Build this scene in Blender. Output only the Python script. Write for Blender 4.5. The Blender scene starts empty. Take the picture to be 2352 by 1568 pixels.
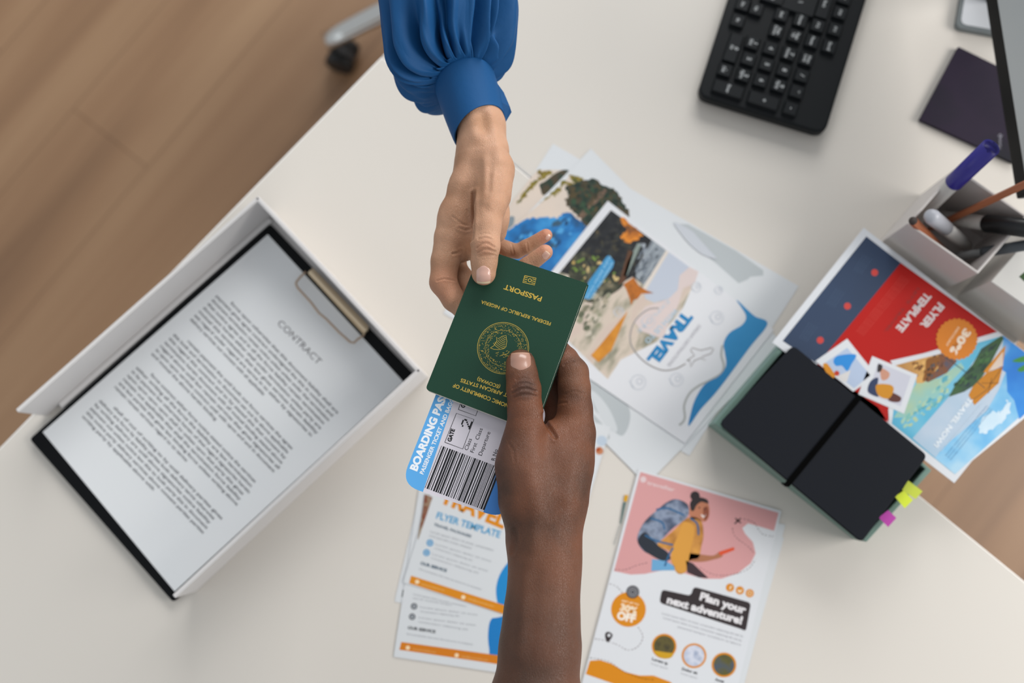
import bpy, math, random
import numpy as np
from mathutils import Vector, Matrix, geometry
from mathutils.bvhtree import BVHTree
random.seed(7)
sc = bpy.context.scene
COL = sc.collection
R = math.radians
# ---------------------------------------------------------------- camera, world, lights, exposure
FPX = 35/36*2352
TZ = 0.75                      # desk top height
H = 1.05                       # camera height above the desk top
_n = np.array([(1250-1176)/FPX, (784-1100)/FPX, -1.0]); _n /= np.linalg.norm(_n)
ZW = -_n
XW = np.array([1, 0, 0.]) - ZW[0]*ZW; XW /= np.linalg.norm(XW)
YW = np.cross(ZW, XW)
CAM = np.array([0, 0, TZ+H])
cd = bpy.data.cameras.new('camera'); cam = bpy.data.objects.new('camera', cd); COL.objects.link(cam)
M3 = np.array([XW, YW, ZW])
mw = Matrix([[*M3[i], CAM[i]] for i in range(3)]+[[0, 0, 0, 1]])
cam.matrix_world = mw
cd.lens = 35; cd.sensor_width = 36; cd.clip_start = 0.01
cd.dof.use_dof = True; cd.dof.focus_distance = 0.80; cd.dof.aperture_fstop = 3.0
sc.camera = cam

w = bpy.data.worlds.new('world'); sc.world = w; w.use_nodes = True
bg = w.node_tree.nodes['Background']; bg.inputs[0].default_value = (0.93, 0.97, 1.0, 1); bg.inputs[1].default_value = 0.55
def area(name, loc, target, size, energy, color):
    l = bpy.data.lights.new(name, 'AREA'); l.shape = 'RECTANGLE'; l.size, l.size_y = size; l.energy = energy; l.color = color
    o = bpy.data.objects.new(name, l); COL.objects.link(o); o.location = loc
    o.rotation_euler = (Vector(target)-Vector(loc)).to_track_quat('-Z', 'Y').to_euler(); return o
area('window_light', (0.8, 2.7, 2.35), (0, 0.1, TZ), (2.4, 1.3), 88, (0.99, 0.985, 0.97))
area('side_window_light', (2.6, 0.0, 2.4), (0.1, 0.1, TZ), (1.5, 1.3), 62, (1.0, 0.965, 0.92))
area('west_fill_light', (-2.6, -0.8, 2.3), (-0.1, 0, TZ), (2.0, 1.6), 6, (0.88, 0.95, 1.0))  # added fill from the west, stands for no known window
vs = sc.view_settings; vs.view_transform = 'Standard'; vs.look = 'None'; vs.gamma = 1; vs.use_curve_mapping = False; vs.exposure = -0.14
# ---------------------------------------------------------------- pixel -> place
def ray(px, py):
    c = np.array([(px-1176)/FPX, (784-py)/FPX, -1.0])
    return c @ M3.T if False else np.array([XW@c, YW@c, ZW@c])
def P(px, py, zmm=0.0):
    d = ray(px, py); t = (zmm/1000 - H)/d[2]
    return Vector((CAM + d*t).tolist())
def crop(ox, oy, s): return lambda *pts: [(ox+x/s, oy+y/s) for x, y in pts]
cB, cC, cD, cE, cF = crop(940, 320, 3.92), crop(940, 560, 3.92), crop(900, 880, 4.126), crop(880, 1100, 3.35), crop(1300, 1060, 3.087)
cG, cH, cI, cJ, cK, cL = crop(1140, 320, 3.36), crop(1240, 640, 3.408), crop(1580, 0, 3.0466), crop(1980, 300, 3.734), crop(1740, 500, 2.529), crop(1600, 760, 2.904)
cN, cO, cS = crop(1480, 480, 3.733), crop(2100, 480, 4.127), crop(600, 580, 4.9)
# ---------------------------------------------------------------- materials
def lin(h):
    if isinstance(h, str):
        h = [int(h[i:i+2], 16)/255 for i in (0, 2, 4)]
    return tuple(((c/12.92) if c <= .04045 else ((c+.055)/1.055)**2.4) for c in h)+(1,)
_m = {}
def mat(name, col, rough=.5, metal=0, spec=.5, bump=None, sss=0, alpha=1, coat=0, trans=0):
    if name in _m: return _m[name]
    m = bpy.data.materials.new(name); m.use_nodes = True; nt = m.node_tree; b = nt.nodes['Principled BSDF']
    b.inputs['Base Color'].default_value = lin(col); b.inputs['Roughness'].default_value = rough; b.inputs['Metallic'].default_value = metal
    b.inputs['Specular IOR Level'].default_value = spec; b.inputs['Coat Weight'].default_value = coat
    b.inputs['Transmission Weight'].default_value = trans
    if sss:
        b.inputs['Subsurface Weight'].default_value = sss; b.inputs['Subsurface Radius'].default_value = (1, .35, .2); b.inputs['Subsurface Scale'].default_value = .004
    if bump:
        n = nt.nodes.new('ShaderNodeTexNoise'); n.inputs['Scale'].default_value = bump[0]; n.inputs['Detail'].default_value = 4
        tc = nt.nodes.new('ShaderNodeTexCoord'); nt.links.new(tc.outputs['Object'], n.inputs['Vector'])
        bp = nt.nodes.new('ShaderNodeBump'); bp.inputs['Strength'].default_value = bump[1]; bp.inputs['Distance'].default_value = bump[2]
        nt.links.new(n.outputs[0], bp.inputs['Height']); nt.links.new(bp.outputs[0], b.inputs['Normal'])
    _m[name] = m; return m
def noisy(name, cols, scale, rough=.5, detail=3, stretch=(1, 1, 1), rot=0, spec=.5, dist=0, lo=.3, hi=.7):
    """printed picture / wood / cloth colour from noise through a ramp"""
    if name in _m: return _m[name]
    m = mat(name, cols[0], rough, spec=spec); nt = m.node_tree; b = nt.nodes['Principled BSDF']
    tc = nt.nodes.new('ShaderNodeTexCoord'); mp = nt.nodes.new('ShaderNodeMapping'); mp.inputs['Scale'].default_value = stretch; mp.inputs['Rotation'].default_value = (0, 0, rot)
    mp.vector_type = 'TEXTURE' if rot else 'POINT'
    if rot:   # rotate first, then stretch
        mp.inputs['Scale'].default_value = tuple(1/s for s in stretch)
    n = nt.nodes.new('ShaderNodeTexNoise'); n.inputs['Scale'].default_value = scale; n.inputs['Detail'].default_value = detail; n.inputs['Distortion'].default_value = dist
    r = nt.nodes.new('ShaderNodeValToRGB'); e = r.color_ramp.elements
    while len(e) < len(cols): e.new(.5)
    for i, c in enumerate(cols):
        e[i].position = lo+(hi-lo)*i/max(1, len(cols)-1); e[i].color = lin(c)
    nt.links.new(tc.outputs['Object'], mp.inputs[0]); nt.links.new(mp.outputs[0], n.inputs['Vector']); nt.links.new(n.outputs[0], r.inputs[0]); nt.links.new(r.outputs[0], b.inputs['Base Color'])
    return m
def flat(c): return mat('ink_'+c, c, .5, spec=.4)
# ---------------------------------------------------------------- object helpers
def tag(o, label=None, cat=None, group=None, kind=None):
    for k, v in (('label', label), ('category', cat), ('group', group), ('kind', kind)):
        if v: o[k] = v
    return o
def empty(name, loc):
    o = bpy.data.objects.new(name, None); COL.objects.link(o); o.location = loc; o.empty_display_size = .01; return o
class MB:
    """collects world-space geometry with several materials; build() makes ONE mesh object"""
    def __init__(s): s.v = []; s.f = []; s.mi = []; s.ms = []
    def m(s, m):
        if m not in s.ms: s.ms.append(m)
        return s.ms.index(m)
    def add(s, vs, fs, m):
        k = len(s.v); i = s.m(m); s.v += [tuple(v) for v in vs]; s.f += [tuple(k+a for a in f) for f in fs]; s.mi += [i]*len(fs)
    def prism(s, bot, top, m):
        n = len(bot); fs = [tuple(range(n))[::-1], tuple(range(n, 2*n))]+[(i, (i+1) % n, n+(i+1) % n, n+i) for i in range(n)]
        s.add(list(bot)+list(top), fs, m)
    def tube(s, pts, rads, m, n=16, cap=True, ring_scale=None):
        pts = [Vector(p) for p in pts]; vs = []; fs = []; up = None
        for i, p in enumerate(pts):
            t = (pts[min(i+1, len(pts)-1)]-pts[max(i-1, 0)]).normalized()
            if up is None: up = t.orthogonal().normalized()
            up = (up-t*up.dot(t)).normalized(); sd = t.cross(up)
            r = rads[i] if isinstance(rads, (list, tuple)) else rads
            vs += [p+(up*math.cos(a)+sd*math.sin(a))*r for a in [2*math.pi*k/n for k in range(n)]]
        for i in range(len(pts)-1):
            fs += [(i*n+k, i*n+(k+1) % n, (i+1)*n+(k+1) % n, (i+1)*n+k) for k in range(n)]
        if cap: fs += [tuple(range(n))[::-1], tuple((len(pts)-1)*n+k for k in range(n))]
        s.add(vs, fs, m)
    def build(s, name, parent=None, smooth=False, bevel=0, loc=None, autos=False):
        c = Vector(loc) if loc is not None else sum((Vector(v) for v in s.v), Vector())/len(s.v)
        off = Vector(c)
        me = bpy.data.meshes.new(name); me.from_pydata([Vector(v)-off for v in s.v], [], s.f)
        for m in s.ms: me.materials.append(m)
        me.polygons.foreach_set('material_index', s.mi)
        if smooth: me.polygons.foreach_set('use_smooth', [True]*len(s.f))
        me.update()
        o = bpy.data.objects.new(name, me); COL.objects.link(o); o.location = off
        if parent is not None:
            o.parent = parent; o.location = off-world_loc(parent)
        if bevel:
            b = o.modifiers.new('bevel', 'BEVEL'); b.width = bevel; b.segments = 3; b.limit_method = 'ANGLE'; b.angle_limit = R(40)
        return o
def world_loc(o):
    v = Vector(o.location)
    while o.parent: o = o.parent; v += o.location
    return v
def up(v, mm): return Vector(v)+Vector((0, 0, mm/1000))
_tc = {}
def glyphs(st, bold=0):
    k = (st, bold)
    if k not in _tc:
        c = bpy.data.curves.new('t', 'FONT'); c.body = st; c.size = 1; c.offset = bold; c.resolution_u = 3
        o = bpy.data.objects.new('t', c); me = bpy.data.meshes.new_from_object(o)
        vs = [tuple(v.co) for v in me.vertices]; fs = [tuple(p.vertices) for p in me.polygons]
        bpy.data.objects.remove(o); bpy.data.meshes.remove(me); bpy.data.curves.remove(c)
        _tc[k] = (vs, fs)
    return _tc[k]
class Sheet(MB):
    """printed sheet: a thin slab whose printing is laid out through the photograph's pixels on the sheet's own plane"""
    def __init__(s, corners, z, base, thick=.25, rad=0):
        super().__init__()
        zs = z if isinstance(z, (list, tuple)) else [z]*4
        s.c = [P(*c, zz) for c, zz in zip(corners, zs)]
        s.o = s.c[0]; s.n = (s.c[1]-s.c[0]).cross(s.c[3]-s.c[0]).normalized()
        if s.n.z < 0: s.n = -s.n
        s.c[2] = s.px(*corners[2])
        s.thick = thick; s.k = 0
        pts = s.c
        if rad: pts = s.round(s.c, rad/1000)
        s.outline = pts
        s.prism([p-s.n*thick/1000 for p in pts], pts, base)
    @staticmethod
    def round(c, r):
        rr = r if isinstance(r, (list, tuple)) else [r]*len(c); out = []
        for i, p in enumerate(c):
            if rr[i] == 0: out.append(p); continue
            a = (c[i-1]-p).normalized(); b = (c[(i+1) % len(c)]-p).normalized()
            for k in range(9):
                t = k/8; q0 = p+a*rr[i]*(1-t); q1 = p+b*rr[i]*t
                out.append(q0*(1-t)+(p+b*rr[i]*t)*t if False else (p+a*rr[i]*(1-t)**2+b*rr[i]*t**2))
        return out
    def px(s, x, y):
        d = Vector(ray(x, y).tolist()); o = Vector(CAM.tolist())
        return o+d*((s.o-o).dot(s.n)/d.dot(s.n))
    def lay(s, l): return s.n*(l*.03/1000)
    def poly(s, pts, m, l=1, rad=0):
        w = [s.px(*p) if len(p) == 2 else Vector(p) for p in pts]
        if rad: w = s.round(w, rad/1000)
        tri = geometry.tessellate_polygon([w]); s.add([p+s.lay(l) for p in w], tri, m)
    def blob(s, pts, m, l=1, n=6, jag=0):
        """smooth closed curve through the points"""
        P_ = [np.array(p, float) for p in pts]; N = len(P_); out = []
        for i in range(N):
            a, b, c, d = P_[i-1], P_[i], P_[(i+1) % N], P_[(i+2) % N]
            for k in range(n):
                t = k/n; out.append(tuple(.5*((2*b)+(-a+c)*t+(2*a-5*b+4*c-d)*t*t+(-a+3*b-3*c+d)*t**3)))
        if jag:
            r_ = random.Random(len(pts)); out = [(x+r_.uniform(-jag, jag), y+r_.uniform(-jag, jag)) for x, y in out]
        s.poly(out, m, l)
    def spots(s, q, n, cols, r0, r1, l=8, ang=None, seed=1):
        """small dabs of printed colour scattered in a quad, as photographic detail"""
        g_ = random.Random(seed); q = [np.array(p, float) for p in q]
        for _ in range(n):
            u, v = g_.random(), g_.random(); c = (q[0]*(1-u)+q[1]*u)*(1-v)+(q[3]*(1-u)+q[2]*u)*v; r = g_.uniform(r0, r1); a0_ = g_.uniform(0, 6.28) if ang is None else ang+g_.uniform(-.25, .25); e_ = g_.uniform(.3, .8)
            d = np.array([math.cos(a0_), math.sin(a0_)]); k = np.array([-d[1], d[0]])*e_; rr = [g_.uniform(.6, 1.25) for _ in range(7)]
            s.poly([tuple(c+(d*math.cos(t)+k*math.sin(t))*r*rr[i]) for i, t in enumerate([2*math.pi*i/7 for i in range(7)])], flat(g_.choice(cols)), l+g_.random())
    def circ(s, c, r, m, l=1, ry=None, n=28, wob=0, k=0):
        s.poly([(c[0]+r*(1+wob*math.cos(k*a))*math.cos(a), c[1]+(ry or r)*(1+wob*math.cos(k*a))*math.sin(a)) for a in [2*math.pi*i/n for i in range(n)]], m, l)
    def ring(s, c, r, wpx, m, l=1, n=40):
        s.line([(c[0]+r*math.cos(a), c[1]+r*math.sin(a)) for a in [2*math.pi*i/n for i in range(n+1)]], wpx, m, l)
    def line(s, pts, wpx, m, l=1, dash=0, curve=False):
        if curve:
            P_ = [np.array(p, float) for p in pts]; P_ = [P_[0]]+P_+[P_[-1]]; out = []
            for i in range(1, len(P_)-2):
                a, b, c, d = P_[i-1:i+3]
                for k in range(8):
                    t = k/8; out.append(tuple(.5*((2*b)+(-a+c)*t+(2*a-5*b+4*c-d)*t*t+(-a+3*b-3*c+d)*t**3)))
            pts = out+[tuple(P_[-1])]
        if dash:
            acc = 0; out = []
            for i in range(len(pts)-1):
                p, q = np.array(pts[i], float), np.array(pts[i+1], float); L = np.linalg.norm(q-p); t = 0
                while t < L:
                    st = min(1.5, L-t)
                    if int(acc/dash) % 2 == 0: out.append([tuple(p+(q-p)*t/L), tuple(p+(q-p)*(t+st)/L)])
                    t += st; acc += st
            for a in out: s.line(a, wpx, m, l)
            return
        w = [s.px(*p) for p in pts]; vs = []
        wd = wpx/2*((s.px(pts[0][0]+1, pts[0][1])-w[0]).length)
        for i, p in enumerate(w):
            t = (w[min(i+1, len(w)-1)]-w[max(i-1, 0)])
            if t.length < 1e-9: t = Vector((1, 0, 0))
            sd = t.normalized().cross(s.n)*wd; vs += [p+sd+s.lay(l), p-sd+s.lay(l)]
        s.add(vs, [(2*i, 2*i+1, 2*i+3, 2*i+2) for i in range(len(w)-1)], m)
    def text(s, st, p0, p1, m, l=2, hpx=None, bold=0, fit=None, mid=False):
        """baseline from pixel p0 to p1 (or the end of substring `fit` at p1); hpx = cap height in pixels"""
        a, b = s.px(*p0), s.px(*p1); X = (b-a); W = X.length; X = X.normalized(); Y = s.n.cross(X)
        vs, fs = glyphs(st, bold)
        if not vs: return
        x0 = min(v[0] for v in vs); wv = (glyphs(fit, bold)[0] if fit else vs); x1 = max(v[0] for v in wv); sx = W/(x1-x0)
        pxm = (s.px(p0[0]+1, p0[1])-a).length
        sy = sx if hpx is None else hpx*pxm/.7
        s.add([a+X*((v[0]-x0)*sx)+Y*(v[1]*sy)+s.lay(l) for v in vs], fs, m)
# ================================================================ SETTING
wood = noisy('floor_wood', ['7f6046', '977557', 'a98868'], 1.6, .42, 6, (.35, 5, 1), R(52), lo=.28, hi=.72, dist=.4)
def boards():
    nt = wood.node_tree; b = nt.nodes['Principled BSDF']
    tc = nt.nodes.new('ShaderNodeTexCoord'); mp = nt.nodes.new('ShaderNodeMapping'); mp.vector_type = 'TEXTURE'; mp.inputs['Rotation'].default_value = (0, 0, R(52))
    br = nt.nodes.new('ShaderNodeTexBrick'); br.inputs['Scale'].default_value = 1; br.inputs['Brick Width'].default_value = 1.28; br.inputs['Row Height'].default_value = .19
    br.inputs['Mortar Size'].default_value = .0012; br.inputs['Color1'].default_value = (1, 1, 1, 1); br.inputs['Color2'].default_value = (.93, .92, .91, 1); br.inputs['Mortar'].default_value = (.55, .5, .45, 1)
    mx = nt.nodes.new('ShaderNodeMix'); mx.data_type = 'RGBA'; mx.blend_type = 'MULTIPLY'; mx.inputs[0].default_value = 1
    src = b.inputs['Base Color'].links[0].from_socket
    nt.links.new(tc.outputs['Object'], mp.inputs[0]); nt.links.new(mp.outputs[0], br.inputs['Vector'])
    nt.links.new(src, mx.inputs[6]); nt.links.new(br.outputs['Color'], mx.inputs[7]); nt.links.new(mx.outputs[2], b.inputs['Base Color'])
boards()
f = MB(); f.prism([(-3, -3, -.05), (3, -3, -.05), (3, 3, -.05), (-3, 3, -.05)], [(-3, -3, 0), (3, -3, 0), (3, 3, 0), (-3, 3, 0)], wood)
tag(f.build('floor', loc=(0, 0, 0)), kind='structure')
# desks: the seam runs from the corner by the chair to the open edge at lower right
white = mat('desk_laminate', 'd6d0c8', .36, spec=.45)
edge = mat('desk_edge_band', 'efece8', .4)
A0 = P(876, 130); A1 = P(2352, 1334)          # desk A far edge (seam side)
dx = (A1-A0).normalized(); dy = Vector((dx.y, -dx.x, 0))     # dy points to image lower-left
if dy.x > 0: dy = -dy
e2 = (P(0, 1027)-A0).normalized()
def desk(o, x, y, lx, ly, label):
    root = empty('desk', (*((o+x*lx/2+y*ly/2).xy), 0))
    c = [o, o+x*lx, o+x*lx+y*ly, o+y*ly]; t = .025
    if (c[1]-c[0]).cross(c[3]-c[0]).z < 0: c = c[::-1]
    top = MB(); top.prism([p-Vector((0, 0, t)) for p in c], [p-Vector((0, 0, .0008)) for p in c], edge)
    ct = sum(c, Vector())/4
    top.add([p+(ct-p).normalized()*.0022 for p in c], [(0, 1, 2, 3)], white)
    top.add([v for i in range(4) for v in (c[i]-Vector((0, 0, .0008)), c[(i+1) % 4]-Vector((0, 0, .0008)), c[(i+1) % 4]+(ct-c[(i+1) % 4]).normalized()*.0022, c[i]+(ct-c[i]).normalized()*.0022)], [(4*i, 4*i+1, 4*i+2, 4*i+3) for i in range(4)], edge)
    top.build('desk_top', root)
    for i in range(4):
        p = c[i]+(ct-c[i]).normalized()*.09; g = MB(); r = .022
        q = [Vector((p.x+a*r, p.y+b*r, 0)) for a, b in ((-1, -1), (1, -1), (1, 1), (-1, 1))]
        g.prism(q, [v+Vector((0, 0, TZ-t)) for v in q], mat('desk_leg_metal', 'b8b8b6', .4)); g.build('leg', root, bevel=.002)
    tag(root, label, 'desk'); return root
desk(A0, dx, e2, 1.30, .80, 'white desk whose corner meets the seam by the chair, under the document tray')
B0 = A0-e2*.0012
lb = (P(2062, 1100)-A0).dot(dx)
desk(B0, dx, -e2, lb, .80, 'white desk behind the seam, under the keyboard and monitor')
# ================================================================ CHAIR (base seen past the desk edge)
chrome = mat('chrome', 'd8d8d6', .16, metal=1); rub = mat('caster_black', '17181a', .45)
hub = P(1150, -45, -690); hub.z = 0
ch = empty('office_chair', hub); tag(ch, 'office chair on chrome legs and black casters, left of the blue sleeve', 'chair')
tip0 = P(758, 92, -665); a0 = math.atan2(tip0.y-hub.y, tip0.x-hub.x); LL = (tip0.xy-hub.xy).length
for k in range(5):
    a = a0+k*2*math.pi/5; d = Vector((math.cos(a), math.sin(a), 0)); sd = Vector((-d.y, d.x, 0))
    g = MB(); secs = []
    for t in np.linspace(0, 1, 9):
        c = hub+d*(.03+(LL-.02)*t); c.z = .135-.05*t**1.6; wd = .024-.006*t; hh = .018-.005*t
        secs.append([c+sd*wd*math.cos(q)+Vector((0, 0, hh*math.sin(q))) for q in [2*math.pi*j/14 for j in range(14)]])
    vs = [v for s_ in secs for v in s_]; fs = [(i*14+j, i*14+(j+1) % 14, (i+1)*14+(j+1) % 14, (i+1)*14+j) for i in range(8) for j in range(14)]+[tuple(range(14))[::-1], tuple(8*14+j for j in range(14))]
    g.add(vs, fs, chrome); g.build('leg', ch, smooth=True)
    cs = MB(); c = hub+d*LL; cs.tube([c+Vector((0, 0, .05)), c+Vector((0, 0, .095))], .010, chrome)
    ax = Vector((math.cos(a+.9), math.sin(a+.9), 0)); wc = c+Vector((-ax.y, ax.x, 0))*.012; wc.z = .027
    for sg in (-1, 1):
        q = wc+ax*.017*sg; cs.tube([q-ax*.010, q-ax*.008, q+ax*.008, q+ax*.010], [.023, .027, .027, .023], rub, n=28)
    hood = [wc+ax*u for u in (-.006, .006)]; cs.tube(hood, [.025, .025], mat('caster_grey', '3a3a3c', .5), n=24)
    cs.build('caster', ch, smooth=False, bevel=.002)
g = MB(); g.tube([hub+Vector((0, 0, .09)), hub+Vector((0, 0, .16)), hub+Vector((0, 0, .17)), hub+Vector((0, 0, .42))], [.036, .036, .02, .02], chrome, n=24); g.build('column', ch, smooth=True)
g = MB(); sq = Sheet.round([hub+Vector((x*.23, y*.22, 0)) for x, y in ((-1, -1), (1, -1), (1, 1), (-1, 1))], .09)
g.prism([v+Vector((0, 0, .42)) for v in sq], [v+Vector((0, 0, .49)) for v in sq], mat('seat_fabric', '4a4c50', .9)); g.build('seat', ch, bevel=.015)
# ================================================================ DOCUMENT TRAY + CLIPBOARD
trm = mat('tray_plastic', 'dcd9d8', .42, spec=.5)
tr_c = [P(35, 940, 60), P(592, 449, 60), P(968, 851, 60), P(402, 1374, 60)]
tr = empty('document_tray', (*((tr_c[0]+tr_c[2])/2).xy, TZ)); tag(tr, 'white open-fronted document tray holding the black clipboard', 'document tray')
def wall(a, b, inn, name, h=.06, t=.0045, z0=0):
    dirn = (b-a).normalized(); nrm = Vector((-dirn.y, dirn.x, 0)); nrm = nrm if (inn-a).dot(nrm) > 0 else -nrm
    q = [a, b, b+nrm*t, a+nrm*t]; q = [Vector((v.x, v.y, TZ+z0)) for v in q]
    g = MB(); g.prism(q, [v+Vector((0, 0, h-z0)) for v in q], trm); return g.build(name, tr, bevel=.0012)
ctr = (tr_c[0]+tr_c[2])/2
wall(tr_c[0], tr_c[1], ctr, 'side_wall'); wall(tr_c[1], tr_c[2], ctr, 'back_wall'); wall(tr_c[2], tr_c[3], ctr, 'side_wall')
g = MB(); q = [Vector((v.x, v.y, TZ+.0004)) for v in tr_c]; q = [v+(Vector((ctr.x, ctr.y, v.z))-v).normalized()*.004 for v in q]
cut = (q[1]-q[0])*.045; q[0] = q[0]+cut; q[3] = q[3]+(q[2]-q[3])*.03
q = q if (q[1]-q[0]).cross(q[3]-q[0]).z > 0 else q[::-1]
g.prism(q, [v+Vector((0, 0, .003)) for v in q], trm); g.build('tray_floor', tr, bevel=.001)
# raised lip inside the long left wall
g = MB(); d01 = (tr_c[1]-tr_c[0]).normalized(); nin = Vector((-d01.y, d01.x, 0)); nin = nin if (ctr-tr_c[0]).dot(nin) > 0 else -nin
bs = tr_c[0]+d01*.02+nin*.0048; be = tr_c[1]-d01*.008+nin*.0048
q = [bs, be, be+nin*.006, bs+nin*.006]; q = [Vector((v.x, v.y, TZ+.0036)) for v in q]; q = q if (q[1]-q[0]).cross(q[3]-q[0]).z > 0 else q[::-1]
g.prism(q, [v+Vector((0, 0, .005)) for v in q], trm); g.build('lip', tr, bevel=.001)
# clipboard
blk = mat('clipboard_black', '080a0d', .5, spec=.15, bump=(900, .15, .0003))
zc = 8.0
cbp = [(68, 1008), (621, 514), (952, 861), (398, 1383)]
cb_root = P(510, 950, zc); cb = empty('clipboard', (cb_root.x, cb_root.y, TZ+.004)); tag(cb, 'black clipboard with a metal clip lying in the white document tray', 'clipboard')
s = Sheet(cbp, zc, blk, 3.2, rad=4); s.build('board', cb)
pap = mat('paper_white', 'e4e6e8', .6, spec=.2)
ctp = [(98, 992), (615, 538), (926, 876), (401, 1358)]
s = Sheet(ctp, zc+.9, pap, .6)
ink = flat('56545a')
s.text('CONTRACT', (636, 744), (730, 838), ink, hpx=15)
words = 'the parties agree that this contract shall remain in force until either party gives notice in writing and all terms set out above are binding upon the undersigned with regard to services payment delivery liability and termination under applicable law unless otherwise stated herein by mutual consent of both signatories to this document'.split()
def rline(n):
    o = []; L = 0
    while L < n: wd = random.choice(words); o.append(wd); L += len(wd)+1
    return ' '.join(o)
mar = np.array([-.745, .667]); rd = np.array([.695, .719]); st = np.array([505., 672.])
ink2 = flat('55575d')
paras = [(0, 8, 1), (10, 7, 1), (18.6, 7, 1), (27.2, 6, 1)]
for off, nl, ind in paras:
    for i in range(nl):
        b = st+mar*13.25*(off+i); x0 = 34 if i == 0 else 0; Ln = 392-x0-random.uniform(0, 14)
        if i == nl-1: Ln *= random.choice([.2, .62, .55])
        s.text(rline(Ln/6.1), tuple(b+rd*x0), tuple(b+rd*(x0+Ln)), ink2, hpx=6.6, bold=.025)
s.build('contract_page', cb)
gold = mat('clip_metal', 'd6c2a4', .3, metal=.35)
g = MB()
pl = cS((520, 230), (580, 170), (1215, 830), (1160, 930)); zb = [14, 11, 11, 14]
bt = [P(*p, zc+1.2) for p in pl]; tp = [P(*p, zc+b_) for p, b_ in zip(pl, (9, 4, 4, 9))]
bt, tp = (bt, tp) if (tp[1]-tp[0]).cross(tp[3]-tp[0]).z > 0 else (bt[::-1], tp[::-1])
g.prism(bt, tp, gold)
ln = cS((548, 208), (1188, 885)); g.tube([P(*ln[0], zc+8), P(*ln[1], zc+8)], .0028, gold)
g.build('clip_plate', cb, bevel=.0008)
g = MB(); wp = cS((500, 215), (440, 275), (395, 330), (390, 350), (410, 395), (560, 560), (650, 680), (730, 745), (880, 900), (1000, 1005), (1045, 1015), (1085, 975), (1160, 925))
g.tube([P(*p, zc+9+(1.5 if i in (0, 12) else 0)) for i, p in enumerate(wp)], .0012, mat('clip_wire', 'b29a84', .35, metal=.3), n=8); g.build('wire_loop', cb, smooth=True)
# ================================================================ CENTRE FLYERS
paper = mat('flyer_paper', 'd4d7da', .5, spec=.3)
palm = noisy('print_olive', ['5a4a12', '8a7a2a', '3f4a22'], 120, .45); tree = noisy('print_tree', ['14241c', '20382b', '4a3b28', '3c3d22'], 110, .45, lo=.35, hi=.68)
sea = noisy('print_sea', ['1d4468', '1f6fb0', '3c93cf'], 28, .4, lo=.35, hi=.65); sand = noisy('print_sand', ['cfc3b8', 'd8c8ba'], 25, .5)
grey = flat('b4babd'); faint = flat('c3c7ce'); blue = flat('1f7db4')
def dest_flyer(c, z, name, label, which):
    s = Sheet(c, z, paper, .3)
    if which == 2:
        s.poly(cG((60, 720), (330, 500), (545, 305), (565, 268), (640, 300), (700, 320), (880, 470), (880, 500), (420, 1010), (300, 1010), (50, 930)), sand, 1)
        s.blob(cG((340, 490), (450, 395), (530, 320), (590, 335), (560, 280), (640, 290), (665, 320), (600, 350), (520, 360), (470, 420), (420, 440)), palm, 2, jag=4)
        s.blob(cG((525, 470), (560, 440), (540, 370), (640, 325), (750, 310), (830, 360), (900, 385), (950, 430), (985, 500), (1020, 590), (900, 720), (690, 660), (640, 600), (570, 530)), tree, 3, jag=3)
        s.blob(cG((60, 740), (150, 660), (260, 610), (400, 605), (470, 600), (560, 560), (640, 620), (690, 660), (760, 760), (420, 1060), (200, 1040), (40, 900)), sea, 2, jag=3)
        s.poly(cG((620, 600), (830, 380), (870, 385), (670, 610)), noisy('print_trunk', ['5a4638', '7b6450'], 150), 4)
        s.spots(cG((540, 340), (900, 390), (980, 560), (620, 560)), 90, ['1b3226', '16281f', '2f4a34', '3b3524', '4d4228'], 3, 10, 5, None, 6); s.spots(cG((90, 760), (560, 600), (640, 700), (250, 1000)), 60, ['1f67a8', '2c82c4', '174a78', '4b9ad0', '35566e'], 4, 14, 3, R(-40), 7)
        s.blob(cG((1370, 640), (1500, 700), (1560, 760), (1650, 860), (1700, 920), (1620, 900), (1540, 850), (1450, 760)), faint, 1)
        s.blob([(1356, 845), (1400, 880), (1440, 925), (1447, 965), (1430, 1000), (1405, 985), (1385, 960), (1362, 930)], grey, 1)
        s.blob([(1355, 900), (1372, 905), (1400, 940), (1418, 985), (1405, 990), (1380, 960)], flat('ccd0d3'), 2)
        s.blob([(1360, 950), (1385, 975), (1400, 1000), (1395, 1008), (1375, 985)], grey, 3)
    else:
        s.poly(cG((60, 560), (310, 240), (330, 235), (520, 235), (560, 240), (520, 330), (20, 800)), sand, 1)
        s.blob(cG((155, 490), (240, 370), (310, 300), (360, 300), (310, 250), (380, 245), (440, 262), (350, 310), (290, 370), (230, 440)), palm, 2, jag=4)
        s.blob(cG((335, 345), (380, 320), (450, 265), (520, 235), (560, 250), (480, 330), (370, 430), (340, 380)), tree, 3)
        s.blob(cG((40, 640), (90, 600), (140, 600), (120, 680), (60, 720)), flat('7d8a92'), 2)
        s.poly(cG((1385, 650), (1480, 655), (1600, 720), (1850, 860), (2060, 1010), (2060, 1050), (1960, 1060), (1940, 1080), (1870, 1110), (1700, 960), (1560, 850)), grey, 1)
        s.circ((1487, 519), 6, flat('d0c0bc'), 1); s.line([(1470, 515), (1490, 517)], 3, flat('d2bdb6'), 2)
    o = s.build(name); tag(o, label, 'flyer', 'destination flyers in the middle of the desk'); return o
dest_flyer([(1018, 719), (1583, 1046), (1835, 657), (1270, 330)], .5, 'flyer', 'white flyer with a pale grey map, lowest of the middle pile, its corner farthest up', 1)
dest_flyer([(1042, 664), (1485, 1113), (1800, 790), (1357, 341)], 1.1, 'flyer', 'white flyer with a blue water and tree photo, middle sheet of the centre pile', 2)
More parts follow.
